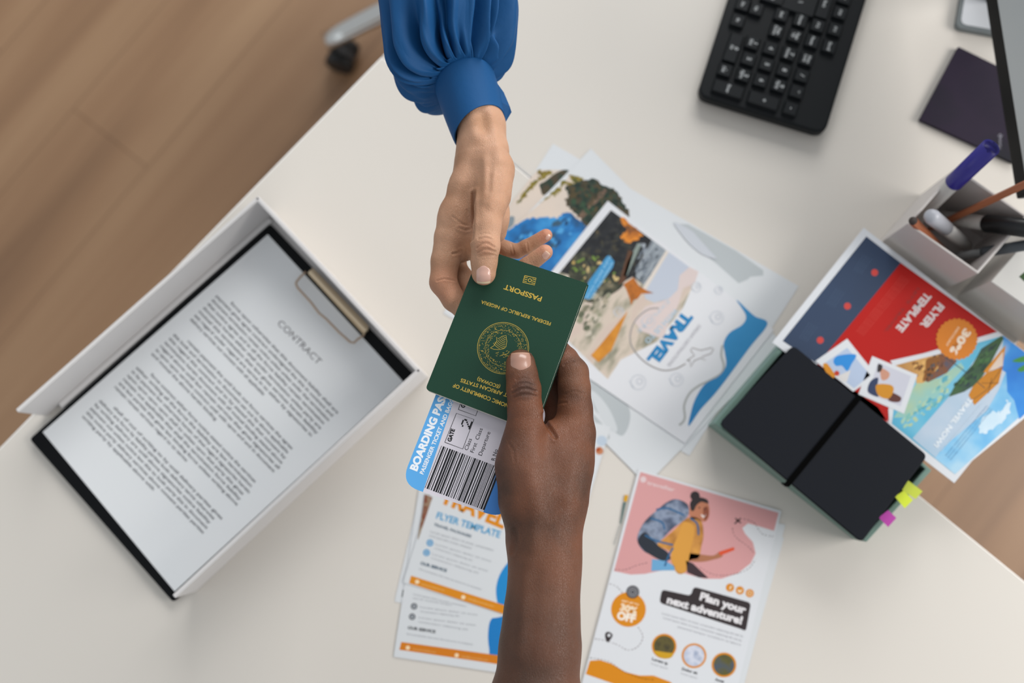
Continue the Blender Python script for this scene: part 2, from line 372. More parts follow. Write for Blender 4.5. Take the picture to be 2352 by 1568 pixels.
# front flyer with TRAVEL
s = Sheet([(1170, 745), (1573, 1018), (1778, 757), (1396, 461)], 1.9, mat('flyer_paper_bright', 'd8d9dd', .5, spec=.3), .4)
night = noisy('print_night', ['191b1f', '24262a', '3c3a30', 'b08a4a'], 110, .4, 6, lo=.42, hi=.82); rock = noisy('print_rock', ['5d646c', '8b949c', 'a1a8ae'], 50, .45, 4, (1, 6, 1), R(58))
mist = noisy('print_mist', ['6d7262', 'a09a88', 'cdbfb0', 'cbb9ad'], 22, .45, 6, (1, 3, 1), R(58), lo=.3, hi=.6); ora = noisy('print_orange', ['7c4718', 'b86a1e', '6b3c18'], 60, .45); pinkish = flat('d3c4c1'); lav = flat('b9c0cd')
s.poly(cG((885, 545), (1310, 855), (1490, 985), (1560, 1020), (1520, 1120), (1440, 1300), (1240, 1560), (960, 1700), (860, 1850), (560, 1560), (300, 1200), (490, 1025)), mist, 1)
s.poly(cG((885, 545), (1310, 855), (1150, 1130), (1050, 1060), (980, 1100), (860, 1130), (490, 1025)), night, 2)
s.poly(cG((1200, 775), (1310, 855), (1140, 1125), (1075, 1060), (1100, 960)), rock, 3)
s.blob(cG((970, 610), (1110, 710), (1115, 760), (1040, 800), (980, 780), (965, 730), (1000, 700)), noisy('print_lantern', ['2a2420', 'b5681c', 'e08a28', '6e3d17'], 70), 4, jag=4)
s.poly(cG((1090, 800), (1120, 810), (1010, 1050), (980, 1060), (1010, 950)), flat('84908a'), 4)
s.poly(cG((1020, 850), (1060, 870), (990, 1100), (940, 1120)), flat('5a3c2a'), 4)
s.poly(cG((1310, 855), (1490, 985), (1415, 1050), (1400, 1160), (1330, 1230), (1220, 1260), (1150, 1230), (1130, 1140)), lav, 3)
s.poly(cG((1310, 855), (1330, 870), (1150, 1170), (1130, 1140)), flat('d6cdc4'), 4)
s.poly(cG((1490, 985), (1560, 1020), (1530, 1110), (1440, 1150), (1400, 1290), (1330, 1420), (1290, 1540), (1120, 1480), (1060, 1400), (1150, 1290), (1330, 1230), (1400, 1160), (1415, 1050)), pinkish, 4)
s.blob(cG((600, 900), (700, 880), (860, 1060), (980, 1110), (900, 1190), (720, 1260), (640, 1180), (560, 1060)), noisy('print_shrub', ['22241f', '33382a', '5e5a46', '8a8068'], 90, detail=6, lo=.35, hi=.72), 3)
mq = cG((560, 1180), (900, 1180), (760, 1560), (330, 1250)); s.spots(mq, 70, ['7d7a66', 'a79e8a', '8f9078', 'c9bfb0', '5f6450'], 4, 13, 4, R(128), 2)
s.spots(cG((700, 900), (1000, 640), (1080, 1000), (620, 1000)), 60, ['15171a', '2f3230', '3d3a2e', '23262a'], 3, 11, 3, None, 3)
s.spots(cG((560, 960), (760, 860), (960, 1080), (700, 1160)), 46, ['4d5a38', '2b2d24', '6f8a3c', 'b89c5a', 'c8b07a', '3a4030'], 2, 8, 4, None, 4)
s.spots(cG((1100, 800), (1290, 860), (1150, 1110), (1080, 1040)), 40, ['59626c', '9aa2aa', '7c858f', '4a525a'], 2, 8, 4, R(125), 5)
s.poly(cG((1060, 1065), (1100, 1130), (1160, 1165), (1215, 1185), (1160, 1190), (1120, 1190), (1090, 1230), (1060, 1240), (1040, 1280), (1030, 1230), (1000, 1150), (980, 1120)), ora, 5)
s.poly(cH((640, 310), (690, 250), (560, 560), (460, 655), (400, 600), (470, 520)), noisy('print_amber', ['b9741c', 'd6902e'], 60), 5)
s.poly(cG((870, 895), (910, 940), (900, 985), (720, 1235), (670, 1225), (710, 1100), (850, 905)), flat('3f8fc0'), 5)
s.text('READ MORE INFO', (1350, 685), (1405, 590), flat('9cc7e2'), l=6, hpx=6); s.text('VISIT THE WEBSITE', (1361, 688), (1410, 604), flat('9cc7e2'), l=6, hpx=6)
s.blob(cN((790, 780), (870, 850), (950, 920), (1055, 985), (900, 1190), (640, 1540), (480, 1720), (380, 1860), (400, 1740), (440, 1620), (520, 1500), (640, 1430), (700, 1340), (690, 1230), (680, 1150), (730, 1060), (840, 990), (870, 910)), noisy('print_wave', ['1a6fa8', '1f7db4', '2c86bb'], 12), 5)
s.text('TRAVEL', (1572, 713), (1486, 826), blue, l=6, hpx=25, bold=.065)
s.text('WITH US TO', (1551, 707), (1480, 782), flat('a9bfce'), l=6, hpx=12, bold=.03)
s.text('EXPLORE', (1533, 688), (1462, 760), flat('b5c3cf'), l=6, hpx=9)
s.text('DREAM DESTINATIONS', (1604, 745), (1532, 838), flat('a8a6ae'), l=6, hpx=8)
tk = flat('95918f')
s.line(cH((930, 230), (850, 240), (760, 310), (715, 400), (710, 500), (760, 590), (850, 670), (960, 715), (1060, 705), (1140, 665)), 3, tk, 6, curve=True)
s.line(cH((1150, 640), (1210, 600), (1180, 560), (1190, 540), (1260, 560), (1340, 540), (1360, 550), (1340, 585), (1270, 610), (1300, 640), (1260, 620), (1210, 640), (1180, 690), (1175, 640), (1150, 640)), 2, tk, 6)
s.line(cH((1430, 520), (1420, 600), (1440, 680), (1420, 740), (1340, 790), (1240, 840), (1170, 900), (1130, 990), (1135, 1080), (1120, 1120), (1090, 1145)), 5, flat('a7a9a7'), 4, curve=True)
for cc, rr in ((cH((1225, 65))[0], 11), (cH((1400, 90))[0], 9), (cH((1385, 305))[0], 15), (cH((850, 335))[0], 15), (cH((620, 260))[0], 11), (cH((770, 810))[0], 17), (cH((1070, 790))[0], 15)):
    s.ring(cc, rr, 1.5, flat('bfc4cd'), 6, 18); s.ring((cc[0]+3, cc[1]-2), rr*.4, 1.5, flat('b9bec8'), 7, 10); s.line([(cc[0]-rr*1.2, cc[1]-rr*.2), (cc[0]-rr*.5, cc[1]+rr*.8)], 1.6, flat('bfc4cd'), 7)
tag(s.build('flyer'), 'flyer with a dark night photo and blue word TRAVEL, top of the centre pile', 'flyer', 'destination flyers in the middle of the desk')
# ================================================================ LOWER LEFT FLYERS
def fl_left(corners, z, label, top):
    s = Sheet(corners, z, paper, .35)
    orange = flat('d8870f'); tx = flat('8f9299'); hd = flat('2c4c62' if top == 1 else '3a3d42'); skb = flat('3f93c4' if top == 1 else '4c4f55')
    if top == 1:
        s.poly(cE((320, 115), (380, 140), (340, 260), (270, 465), (265, 455), (300, 260)), noisy('print_side', ['c9a184', '7a3a22', '9d8a72', '5a4c40'], 70), 2)
        s.text('TRAVEL', (1009, 1151), (1156, 1213), orange, hpx=33, bold=.05)
        s.text('FLYER TEMPLATE', cE((405, 300))[0], cE((895, 452))[0], flat('4a9ac6'), hpx=15, bold=.03)
        s.text('TRAVEL PACKAGES', cE((388, 357))[0], cE((675, 450))[0], hd, hpx=6, bold=.03)
        L = [((362, 410), (850, 555)), ((355, 440), (680, 540))]
        for a, b in L: s.text('Lorem ipsum dolor sit amet, consectetur', cE(a)[0], cE(b)[0], tx, hpx=5)
        for y in (0, 75):
            c = cE((360-y*.35, 490+y))[0]; s.circ(c, 8, skb); s.ring(c, 4, 1.5, flat('cfd6dc'), 3)
            x = 400-y*.35
            s.text('Lorem ipsum dolor sit amet', cE((x, 505+y))[0], cE((x+430, 638+y))[0], tx, hpx=4); s.text('consectetur adipiscing elit', cE((x-5, 535+y))[0], cE((x+285+y, 632+y*1.3))[0], tx, hpx=4)
        s.text('OUR SERVICE', cE((285, 655))[0], cE((487, 715))[0], hd, hpx=6.5, bold=.04)
        s.text('Sed ut perspiciatis unde omnis iste natus error sit voluptatem', cE((275, 695))[0], cE((755, 855))[0], tx, hpx=4)
        s.blob(cE((1300, 600), (1150, 560), (1000, 610), (910, 710), (870, 830), (880, 950), (920, 1000), (1100, 1060), (1320, 1050)), flat('1d86c8'), 1)
        s.poly(cE((215, 742), (1110, 1025), (1150, 1110), (200, 800)), orange, 2)
        s.text('www.yourwebsite.com', cE((290, 812))[0], cE((470, 862))[0], flat('e6b66c'), l=3, hpx=5); s.text('info@yourmail.com', cE((650, 925))[0], cE((850, 985))[0], flat('e6b66c'), l=3, hpx=5)
        s.circ(cE((262, 790))[0], 5, flat('f0d6ae'), 3); s.circ(cE((617, 908))[0], 5, flat('f0d6ae'), 3)
        s.circ((1377, 1035), 9, flat('c07f5a'), 2); s.circ((1374, 1032), 5, flat('a84a1c'), 3)
        s.circ((1382, 1012), 12, flat('b9c6d4'), 1)
    elif top == 2:
        s.text('Lorem ipsum dolor sit amet, consectetur', cE((232, 890))[0], cE((640, 985))[0], tx, hpx=4)
        s.text('sed do eiusmod tempor', cE((228, 920))[0], cE((530, 975))[0], tx, hpx=4)
        for y in (0, 80):
            c = cE((238-y*.18, 978+y))[0]; s.circ(c, 7.5, skb); s.ring(c, 3.5, 1.5, flat('cfd6dc'), 3)
            x = 285-y*.15
            s.text('Lorem ipsum dolor sit amet', cE((x, 990+y))[0], cE((x+440, 1050+y))[0], tx, hpx=4); s.text('consectetur adipiscing elit', cE((x-2, 1022+y))[0], cE((x+300+y, 1060+y*1.3))[0], tx, hpx=4)
        s.text('OUR SERVICE', cE((188, 1152))[0], cE((402, 1185))[0], hd, hpx=6.5, bold=.04)
        s.text('Sed ut perspiciatis unde omnis iste natus error sit voluptatem', cE((180, 1195))[0], cE((690, 1278))[0], tx, hpx=4)
        s.blob(cE((1200, 1000), (900, 1060), (830, 1080), (808, 1180), (815, 1300), (850, 1400), (1100, 1420)), flat('1678bd'), 1)
        s.poly(cE((140, 1252), (1100, 1385), (1100, 1455), (125, 1312)), flat('d0780f'), 2)
        s.text('www.yourwebsite.com', cE((225, 1312))[0], cE((405, 1338))[0], flat('e0ac68'), l=3, hpx=5); s.text('info@yourmail.com', cE((600, 1370))[0], cE((805, 1398))[0], flat('e0ac68'), l=3, hpx=5)
        s.circ(cE((190, 1297))[0], 5, flat('efd2a8'), 3); s.circ(cE((566, 1355))[0], 5, flat('efd2a8'), 3)
    else:
        s.poly(cE((150, 850), (168, 852), (158, 910), (142, 905)), flat('3f4448'), 1)
    tag(s.build('flyer'), label, 'flyer', 'travel flyers left of the bare forearm')
def quad(bl, ang, w_, h_):
    a = R(ang); x = (math.cos(a)*w_, math.sin(a)*w_); y = (math.sin(a)*h_, -math.cos(a)*h_)
    return [bl, (bl[0]+x[0], bl[1]+x[1]), (bl[0]+x[0]+y[0], bl[1]+x[1]+y[1]), (bl[0]+y[0], bl[1]+y[1])]
fl_left(quad((906, 1381), 13, 335, 480), .5, 'white flyer mostly hidden under the TRAVEL flyers, only its left rim showing', 3)
fl_left(quad((904, 1508), 8.6, 338, 480), 1.1, 'white flyer with dark bullets and OUR SERVICE, nearest the bottom left of the forearm', 2)
fl_left(quad((926, 1337), 17, 352, 480), 1.8, 'white flyer headed TRAVEL FLYER TEMPLATE beneath the boarding pass', 1)
# ================================================================ PINK FLYER STACK
for cnr, z, lab, wh in ((quad((1312, 1680), 15.5, 352, 560), .5, 'white flyer lowest under the pink backpacker flyer, with a yellow corner mark', 0), (quad((1330, 1640), 14.5, 350, 540), 1.1, 'white flyer just beneath the pink backpacker flyer, peeking out at its left', 1)):
    s = Sheet(cnr, z, paper, .3)
    if wh == 1:
        s.poly([(1435, 1136), (1443, 1137), (1440, 1152), (1432, 1150)], flat('cf9a12'), 1); s.poly([(1432, 1152), (1438, 1154), (1426, 1205), (1424, 1200)], flat('4f6a68'), 1)
        s.line([(1424, 1205), (1410, 1250)], 1.5, flat('7a8486'), 1)
    tag(s.build('flyer'), lab, 'flyer', 'flyers in the stack right of the forearm')
s = Sheet([(1333, 1568+14), (1670, 1675), (1795, 1173), (1466, 1077)], 1.8, mat('flyer_paper_pink_sheet', 'd9dbdf', .5, spec=.3), .4)
pink = mat('print_pink', 'd29a9a', .5, spec=.3)
s.poly(cF((528, 72), (1508, 362), (1475, 490), (1340, 450), (1290, 437), (1250, 470), (1270, 510), (1325, 570), (1345, 650), (1310, 720), (1220, 790), (1100, 830), (980, 830), (870, 800), (770, 770), (680, 770), (560, 795), (460, 800), (340, 775)), pink, 1)
s.circ(cF((548, 126))[0], 7, flat('dcc6c8'), 2); s.text('traveller', cF((572, 158))[0], cF((768, 212))[0], flat('dcc3c5'), hpx=8, bold=.03)
skin_p = flat('a86e4e')
s.blob(cF((905, 290), (960, 270), (1010, 300), (1015, 380), (985, 425), (930, 410), (890, 400), (870, 350)), flat('b9785a'), 3)          # face
s.blob(cF((888, 345), (878, 300), (900, 265), (950, 252), (1000, 268), (1008, 296), (960, 285), (925, 310), (908, 345)), flat('2c2426'), 4)  # hair
s.blob(cF((955, 372), (985, 385), (990, 370), (975, 398)), flat('e6dcd8'), 5); s.circ(cF((945, 325))[0], 2, flat('2c2020'), 5); s.circ(cF((985, 335))[0], 1.8, flat('2c2020'), 5)
s.blob(cF((890, 390), (960, 420), (975, 520), (960, 600), (940, 680), (880, 700), (850, 780), (790, 790), (745, 700), (740, 640), (650, 590), (700, 540), (770, 480), (830, 420)), noisy('print_jumper', ['9a6426', 'c4873c', 'd89a44'], 45, lo=.35, hi=.65), 3)  # jumper
s.blob(cF((830, 430), (890, 440), (910, 500), (880, 640), (850, 770), (790, 780), (745, 690), (760, 600), (800, 510)), flat('d4973f'), 4)
s.blob(cF((780, 265), (860, 300), (870, 370), (830, 420), (760, 470), (700, 530), (640, 590), (590, 650), (530, 610), (505, 540), (540, 450), (590, 390), (650, 340), (710, 290)), noisy('print_backpack', ['2c3442', '56627a', '8a96ac', '3a4558'], 38, lo=.35, hi=.65), 5)
s.blob(cF((510, 560), (560, 500), (650, 590), (720, 640), (740, 690), (680, 700), (600, 660), (545, 620)), flat('262c36'), 6); s.circ(cF((915, 243))[0], 11, flat('2c2426'), 5); s.blob(cF((975, 330), (1005, 320), (1012, 380), (985, 420), (975, 380)), flat('8a4a34'), 4)
for ln_ in (((560, 520), (640, 560), (760, 590)), ((600, 400), (680, 430), (700, 480)), ((700, 740), (730, 660), (760, 610)), ((880, 400), (930, 440), (940, 520)), ((640, 340), (720, 330), (840, 380))):
    s.line(cF(*ln_), 4, flat('2a5f8a'), 7, curve=True)
s.poly(cF((610, 690), (700, 700), (770, 740), (770, 770), (700, 770), (605, 775)), flat('6aa3cc'), 4)
s.poly(cF((850, 700), (900, 720), (1010, 825), (940, 820), (860, 785)), flat('3a2a30'), 4)
s.blob(cF((860, 650), (940, 655), (1040, 665), (1090, 640), (1110, 670), (1060, 690), (960, 710), (870, 700)), skin_p, 3)
s.poly(cF((1080, 640), (1190, 605), (1195, 625), (1095, 665)), flat('d9502a'), 5)
dk = flat('5c464a')
s.line(cF((345, 765), (420, 765), (500, 735), (580, 715)), 1.5, dk, 2, dash=4, curve=True)
s.line(cF((950, 750), (1050, 800), (1180, 800), (1290, 760), (1345, 690)), 1.5, dk, 2, dash=4, curve=True)
s.line(cF((1180, 470), (1200, 530), (1290, 600), (1335, 650)), 1.5, dk, 2, dash=4, curve=True)
s.line(cF((1260, 405), (1330, 430), (1390, 510), (1470, 530)), 1.5, flat('3a3438'), 2, dash=4, curve=True)
s.line(cF((1195, 440), (1240, 400)), 3, flat('2f2528'), 3); s.line(cF((1200, 400), (1240, 435)), 3, flat('2f2528'), 3); s.circ(cF((1218, 418))[0], 3, flat('2f2528'), 3)
orange = flat('d5860c'); dark = flat('2f2628')
for c in ((1163, 892), (1233, 912), (1303, 932)):
    s.circ(cF(c)[0], 9.5, orange, 2)
s.text('f', cF((1155, 905))[0], cF((1171, 910))[0], flat('e8d5b8'), 3, bold=.04, hpx=9); s.blob(cF((1218, 905), (1235, 912), (1250, 902), (1240, 925), (1222, 925)), flat('e8d5b8'), 3); s.ring(cF((1303, 932))[0], 4.5, 1.6, flat('e8d5b8'), 3)
s.poly(cF((680, 905), (885, 950), (905, 885), (1312, 1000), (1275, 1205), (1255, 1190), (662, 1000)), dark, 2, rad=4)
s.text('Plan your', cF((945, 975))[0], cF((1270, 1078))[0], flat('e3e0e2'), 3, hpx=17, bold=.05); s.text('next adventure!', cF((712, 1000))[0], cF((1245, 1152))[0], flat('e3e0e2'), 3, hpx=17, bold=.05)
tx = flat('8b8c94')
for i, (a, b) in enumerate((((680, 1080), (1255, 1245)), ((690, 1112), (1245, 1275)), ((790, 1175), (1238, 1305)))):
    s.text('Lorem ipsum dolor sit amet, consectetur adipiscing elit sed do' if i < 2 else 'eiusmod tempor incididunt ut labore', cF(a)[0], cF(b)[0], tx, hpx=4.5)
s.circ(cF((443, 1047))[0], 40, orange, 2); s.text('30%', cF((380, 1050))[0], cF((498, 1082))[0], flat('f0dcc0'), 3, hpx=15, bold=.05); s.text('OFF', cF((358, 1112))[0], cF((490, 1140))[0], flat('f0e6d8'), 3, hpx=17, bold=.06); s.text('GET UP TO', cF((393, 990))[0], cF((515, 1020))[0], flat('f0dcc0'), 3, hpx=4, bold=.03)
s.circ(cF((473, 923))[0], 15, flat('3a3a40'), 4); s.ring(cF((473, 923))[0], 10, 1.6, flat('a9a9ae'), 5); s.ring(cF((473, 923))[0], 5, 1.6, flat('a9a9ae'), 5)
s.line(cF((310, 865), (360, 885), (400, 930)), 1.4, dk, 2, dash=4, curve=True)
s.line(cF((205, 1255), (290, 1270), (370, 1300), (440, 1335), (510, 1310), (545, 1240), (510, 1170)), 1.4, dk, 2, dash=4, curve=True)
s.blob(cF((303, 1205), (330, 1225), (322, 1250), (295, 1280), (278, 1245), (280, 1215)), dark, 3); s.circ(cF((305, 1230))[0], 3.6, flat('d9dbdf'), 4)
for c, cols in (((696, 1307), ['3a3420', '5d5428', '2a2620']), ((908, 1375), ['a8b4cc', 'd5d8e4', '8e9cb8']), ((1120, 1440), ['343c3c', '5a5624', '4a5460'])):
    s.circ(cF(c)[0], 28.5, orange, 2, n=40); s.circ(cF(c)[0], 24, noisy('print_disc_'+cols[0], cols, 50, lo=.35, hi=.65), 3, n=36)
s.blob(cF((625, 1340), (700, 1350), (760, 1360), (740, 1390), (690, 1395), (650, 1375)), flat('c99a18'), 4)
for a, b, t in (((608, 1405), (720, 1440), 'Lorem ip'), ((820, 1475), (930, 1508), 'Dolor sit'), ((1055, 1550), (1120, 1568), 'Amet')):
    s.text(t, cF(a)[0], cF(b)[0], flat('3a3a40'), hpx=6, bold=.04); s.text('lorem ipsum', cF((a[0]-6, a[1]+30))[0], cF((b[0], b[1]+32))[0], tx, hpx=4)
s.line(cF((170, 1390), (300, 1415), (400, 1480), (520, 1530), (620, 1545)), 1.6, dk, 2, dash=4, curve=True)
s.poly(cF((170, 1410), (240, 1405), (320, 1430), (420, 1490), (520, 1515), (620, 1515), (740, 1560), (820, 1640), (700, 1700), (140, 1505)), orange, 2)
tag(s.build('flyer'), 'pink flyer of a smiling backpacker with Plan your next adventure, right of the forearm', 'flyer', 'flyers in the stack right of the forearm')
# ================================================================ GREEN BOX, RED FLYER, NOTEBOOK
gm = mat('box_green', '718c82', .5, spec=.3); bh = 40
# rim corners (height bh)
bc = [P(1640, 972, bh), P(1990, 1245, bh), P(2140, 1080, bh), P(1808, 776, bh)]
gb = empty('storage_box', (*((bc[0]+bc[2])/2).xy, TZ)); tag(gb, 'sage green open box under the black notebook at the desk edge', 'box')
cg = (bc[0]+bc[2])/2
g = MB(); o_ = [Vector((v.x, v.y, TZ+.0003)) for v in bc]; i_ = [v+(Vector((cg.x, cg.y, v.z))-v).normalized()*.0065 for v in o_]
if (o_[1]-o_[0]).cross(o_[3]-o_[0]).z < 0: o_, i_ = o_[::-1], i_[::-1]
h = Vector((0, 0, bh/1000))
vs = o_+[v+h for v in o_]+[v+h for v in i_]+[v+Vector((0, 0, .003)) for v in i_]
fs = [(3, 2, 1, 0), (12, 13, 14, 15)]
for i in range(4):
    j = (i+1) % 4; fs += [(i, j, 4+j, 4+i), (4+i, 4+j, 8+j, 8+i), (8+i, 8+j, 12+j, 12+i)]
g.add(vs, fs, gm); g.build('box_body', gb, bevel=.001)
# black block added to stand in for the dark shade inside the box
nb = mat('filler_black', '16191c', .5, spec=.35, bump=(700, .1, .0003))
g = MB(); q = [v+(Vector((cg.x, cg.y, v.z))-v).normalized()*.010 for v in i_]
g.prism([v+Vector((0, 0, .0034)) for v in q], [v+Vector((0, 0, .034)) for v in q], nb)
tag(g.build('shade_filler', bevel=.002), 'black filler block added inside the green box to darken its interior by the coloured tabs', 'shade_filler')
# red and blue travel flyer
cr = [(1984, 523), (1774, 786), (2192, 1109), (2402, 846)]
s = Sheet(cr, 41.6, mat('flyer_paper_red_sheet', 'd6d9de', .5, spec=.3), .35)
navy = noisy('print_navy', ['22344f', '2a3f5e'], 8); red = mat('print_red', 'b31209', .5, spec=.3)
s.poly(cK((632, 108), (832, 262), (350, 850), (145, 715)), navy, 1)
s.poly(cK((832, 262), (1392, 662), (780, 840), (760, 1180), (560, 1100), (340, 860)), red, 2)
s.poly(cK((332, 868), (350, 850), (700, 1100), (760, 1190), (600, 1100)), red, 2)
pc = cK((780, 845), (1420, 680), (1800, 960), (1146, 1492), (785, 1190), (760, 1100))
s.poly(pc, flat('dde0e4'), 3)
s.poly(cK((800, 858), (1425, 685), (1765, 940), (1146, 1490), (780, 1195), (790, 1110)), noisy('print_water', ['3c9cc4', '5ab2d2', '8ac6d8'], 12, lo=.3, hi=.7), 4)
s.poly(cK((1420, 688), (1300, 770), (1110, 1040), (900, 1280), (1146, 1490), (1765, 940)), noisy('print_haze', ['9dbdd4', 'b4c6d8', 'c2cdda'], 14, lo=.3, hi=.7), 5)
s.poly(cK((1427, 688), (1420, 800), (1440, 900), (1400, 1000), (1330, 1120), (1200, 1230), (1080, 1330), (1030, 1395), (1146, 1488), (1765, 940)), noisy('print_sky_pale', ['4fa6de', '7cbde4', 'a9d0e6'], 20, lo=.35, hi=.65), 6)
s.poly(cK((1425, 685), (1765, 940), (1520, 1170), (1490, 1060), (1450, 1010), (1445, 900), (1400, 870), (1440, 780)), noisy('print_sky', ['0d78d2', '2f90de', 'cfe0ee'], 16, lo=.42, hi=.78), 7)
s.blob(cK((1300, 1180), (1360, 1130), (1420, 1120), (1450, 1060), (1470, 1110), (1420, 1190), (1340, 1240), (1290, 1250)), noisy('print_cloud', ['b4d6ea', 'd8e6f0'], 25), 8, jag=4)
s.poly(cK((800, 858), (1060, 785), (1130, 840), (1040, 900), (960, 960), (920, 960), (925, 915)), noisy('print_sand_warm', ['c79450', 'd9a860', 'b07c40'], 20), 6)
s.poly(cK((1060, 785), (1160, 830), (1100, 900), (990, 955), (960, 940), (1010, 880)), noisy('print_boat', ['4c4c50', '7d4a28', '39506a'], 50), 7)
s.blob(cK((985, 820), (1060, 810), (1040, 870), (1000, 920), (960, 950), (975, 880)), flat('8a5620'), 8)
s.poly(cK((925, 960), (1060, 930), (1180, 840), (1200, 870), (1080, 1000), (1000, 1080), (880, 1160), (790, 1160), (860, 1060)), noisy('print_shallow', ['a8c4a4', '8fc2bc', 'b9c48c'], 14), 5)
s.poly(cK((1418, 685), (1430, 700), (1340, 870), (1280, 960), (1200, 1010), (1110, 1040), (1160, 950), (1250, 850), (1300, 760)), noisy('print_hill', ['24452e', '35592f', '1f3a3a'], 40), 7)
s.poly(cK((1440, 740), (1425, 850), (1330, 900), (1310, 895)), flat('cf8410'), 8)
s.poly(cK((1425, 775), (1425, 860), (1340, 890)), flat('dcc8b8'), 9)
s.poly(cK((1425, 862), (1400, 960), (1260, 1088), (1225, 1030), (1250, 980), (1330, 900)), flat('c27c14'), 9)
for a, b in (((1425, 862), (1330, 1000)), ((1300, 960), (1400, 960)), ((1330, 1000), (1245, 1060)), ((1360, 930), (1340, 1020))): s.line(cK(a, b), 1.6, flat('7a4f18'), 10)
s.line(cK((1080, 800), (1200, 890), (1320, 990)), 1.6, flat('2f3a3c'), 10)
s.line(cK((1120, 1020), (1040, 1080), (1000, 1110)), 1.2, flat('6f8f8a'), 6)
s.blob(cK((1480, 830), (1560, 800), (1580, 830), (1520, 840)), flat('3f8f3c'), 9); s.blob(cK((1510, 880), (1560, 850), (1570, 880), (1530, 895)), flat('3f8f3c'), 9)
s.spots(cK((800, 860), (1060, 790), (1040, 880), (940, 950)), 40, ['8a5a28', 'c8924a', 'e0b068', '6b4420'], 2, 7, 7, R(-50), 8); s.spots(cK((1000, 850), (1090, 800), (1060, 900), (960, 950)), 24, ['3c2c20', '9a5a24', '4a5058'], 2, 6, 9, R(120), 9); s.spots(cK((840, 1170), (1120, 900), (1100, 1020), (860, 1260)), 60, ['7fbcb4', 'a4cbb8', '5aa8b8', 'b4c8a0'], 3, 10, 6, R(-45), 10); s.spots(cK((1150, 960), (1400, 710), (1300, 920), (1150, 1020)), 50, ['1c3c28', '2f5a30', '3f6a3a', '20333a'], 2, 8, 8, R(-50), 11)
s.poly(cK((770, 830), (1075, 762), (1080, 785), (790, 858)), flat('d9dbe0'), 10); s.poly(cK((1270, 700), (1400, 662), (1425, 680), (1275, 722)), flat('d9dbe0'), 10)
s.circ(cK((1157, 705))[0], 47, mat('print_badge', 'd47a08', .5), 11, n=160, wob=.03, k=26)
s.text('30%', cK((1205, 640))[0], cK((1112, 775))[0], flat('ecd9c4'), 12, hpx=17, bold=.05); s.text('DISCOUNT', cK((1163, 632))[0], cK((1090, 740))[0], flat('ecd0b0'), 12, hpx=5, bold=.02)
s.text('FLYER', cK((1053, 490))[0], cK((942, 622))[0], flat('d8cccc'), 4, hpx=17, bold=.05); s.text('TEMPLATE', cK((978, 430))[0], cK((803, 640))[0], flat('d8cccc'), 4, hpx=17, bold=.05)
s.text('LET\'S  TRAVEL', cK((930, 405))[0], cK((735, 660))[0], flat('8a2420'), 4, hpx=6, bold=.03)
for i in range(4): s.text('Lorem ipsum dolor sit amet, consectetuer adipiscing elit, sed diam nonummy', (cK((835+i*14, 335+i*8))[0]), (cK((572+i*12, 660+i*8))[0]), flat('d0493e'), 4, hpx=3.2)
for cx, cy in ((680, 318), (522, 513), (364, 711)):
    s.circ(cK((cx, cy))[0], 8, flat('c4403a'), 3)
    for i in range(4): s.text('Lorem ipsum dolor', cK((cx-65+i*15, cy-105+i*8-0))[0], cK((cx-125+i*14, cy-10+i*6))[0], flat('4a5f7c'), 3, hpx=3)
wp = flat('dadde2')
s.poly(cK((520, 702), (690, 915), (555, 1010), (335, 832)), wp, 11)
s.poly(cK((520, 755), (655, 915), (560, 990), (380, 850)), flat('b3c3dc'), 12)
s.blob(cK((470, 800), (570, 795), (545, 850), (520, 890), (490, 860), (455, 860), (440, 830)), flat('2b8ad6'), 13); s.blob(cK((380, 860), (400, 845), (430, 880), (450, 920), (420, 930)), flat('d38a1c'), 13); s.circ(cK((460, 903))[0], 6, flat('c03a24'), 14); s.poly(cK((460, 920), (540, 885), (520, 950), (495, 955)), flat('d8d5d4'), 13)
s.poly(cK((665, 803), (928, 912), (850, 1138), (585, 1025)), wp, 12)
s.poly(cK((700, 840), (890, 920), (830, 1095), (640, 1020)), flat('c9cad6'), 13)
s.blob(cK((700, 850), (725, 860), (715, 890), (695, 895)), flat('2e2a2c'), 14); s.blob(cK((715, 875), (765, 900), (755, 935), (720, 940)), flat('c9937c'), 14)
s.blob(cK((655, 950), (700, 930), (690, 1000), (700, 1040), (640, 1010)), flat('2c3a5c'), 14); s.blob(cK((690, 970), (770, 970), (790, 1000), (760, 1050), (700, 1030)), flat('cc8a1e'), 15); s.blob(cK((760, 1010), (830, 1040), (820, 1070), (760, 1060)), flat('5c3028'), 14)
s.line(cK((765, 1110), (770, 1190)), 5, wp, 11)
s.text('TRAVEL NOW!', cK((1228, 1040))[0], cK((1022, 1320))[0], flat('dfe7ee'), 12, hpx=11, bold=.04)
s.line(cK((1300, 1080), (1065, 1355)), 1.2, flat('c3d4e2'), 12)
for i in range(3): s.text('Lorem ipsum dolor sit amet consectetuer adipiscing', cK((1330+i*14, 1090+i*10))[0], cK((1090+i*14, 1380+i*12))[0], flat('5f8fb4'), 12, hpx=3)
tag(s.build('flyer'), 'red and navy FLYER TEMPLATE sheet with beach photo, tucked beneath the black notebook', 'flyer')
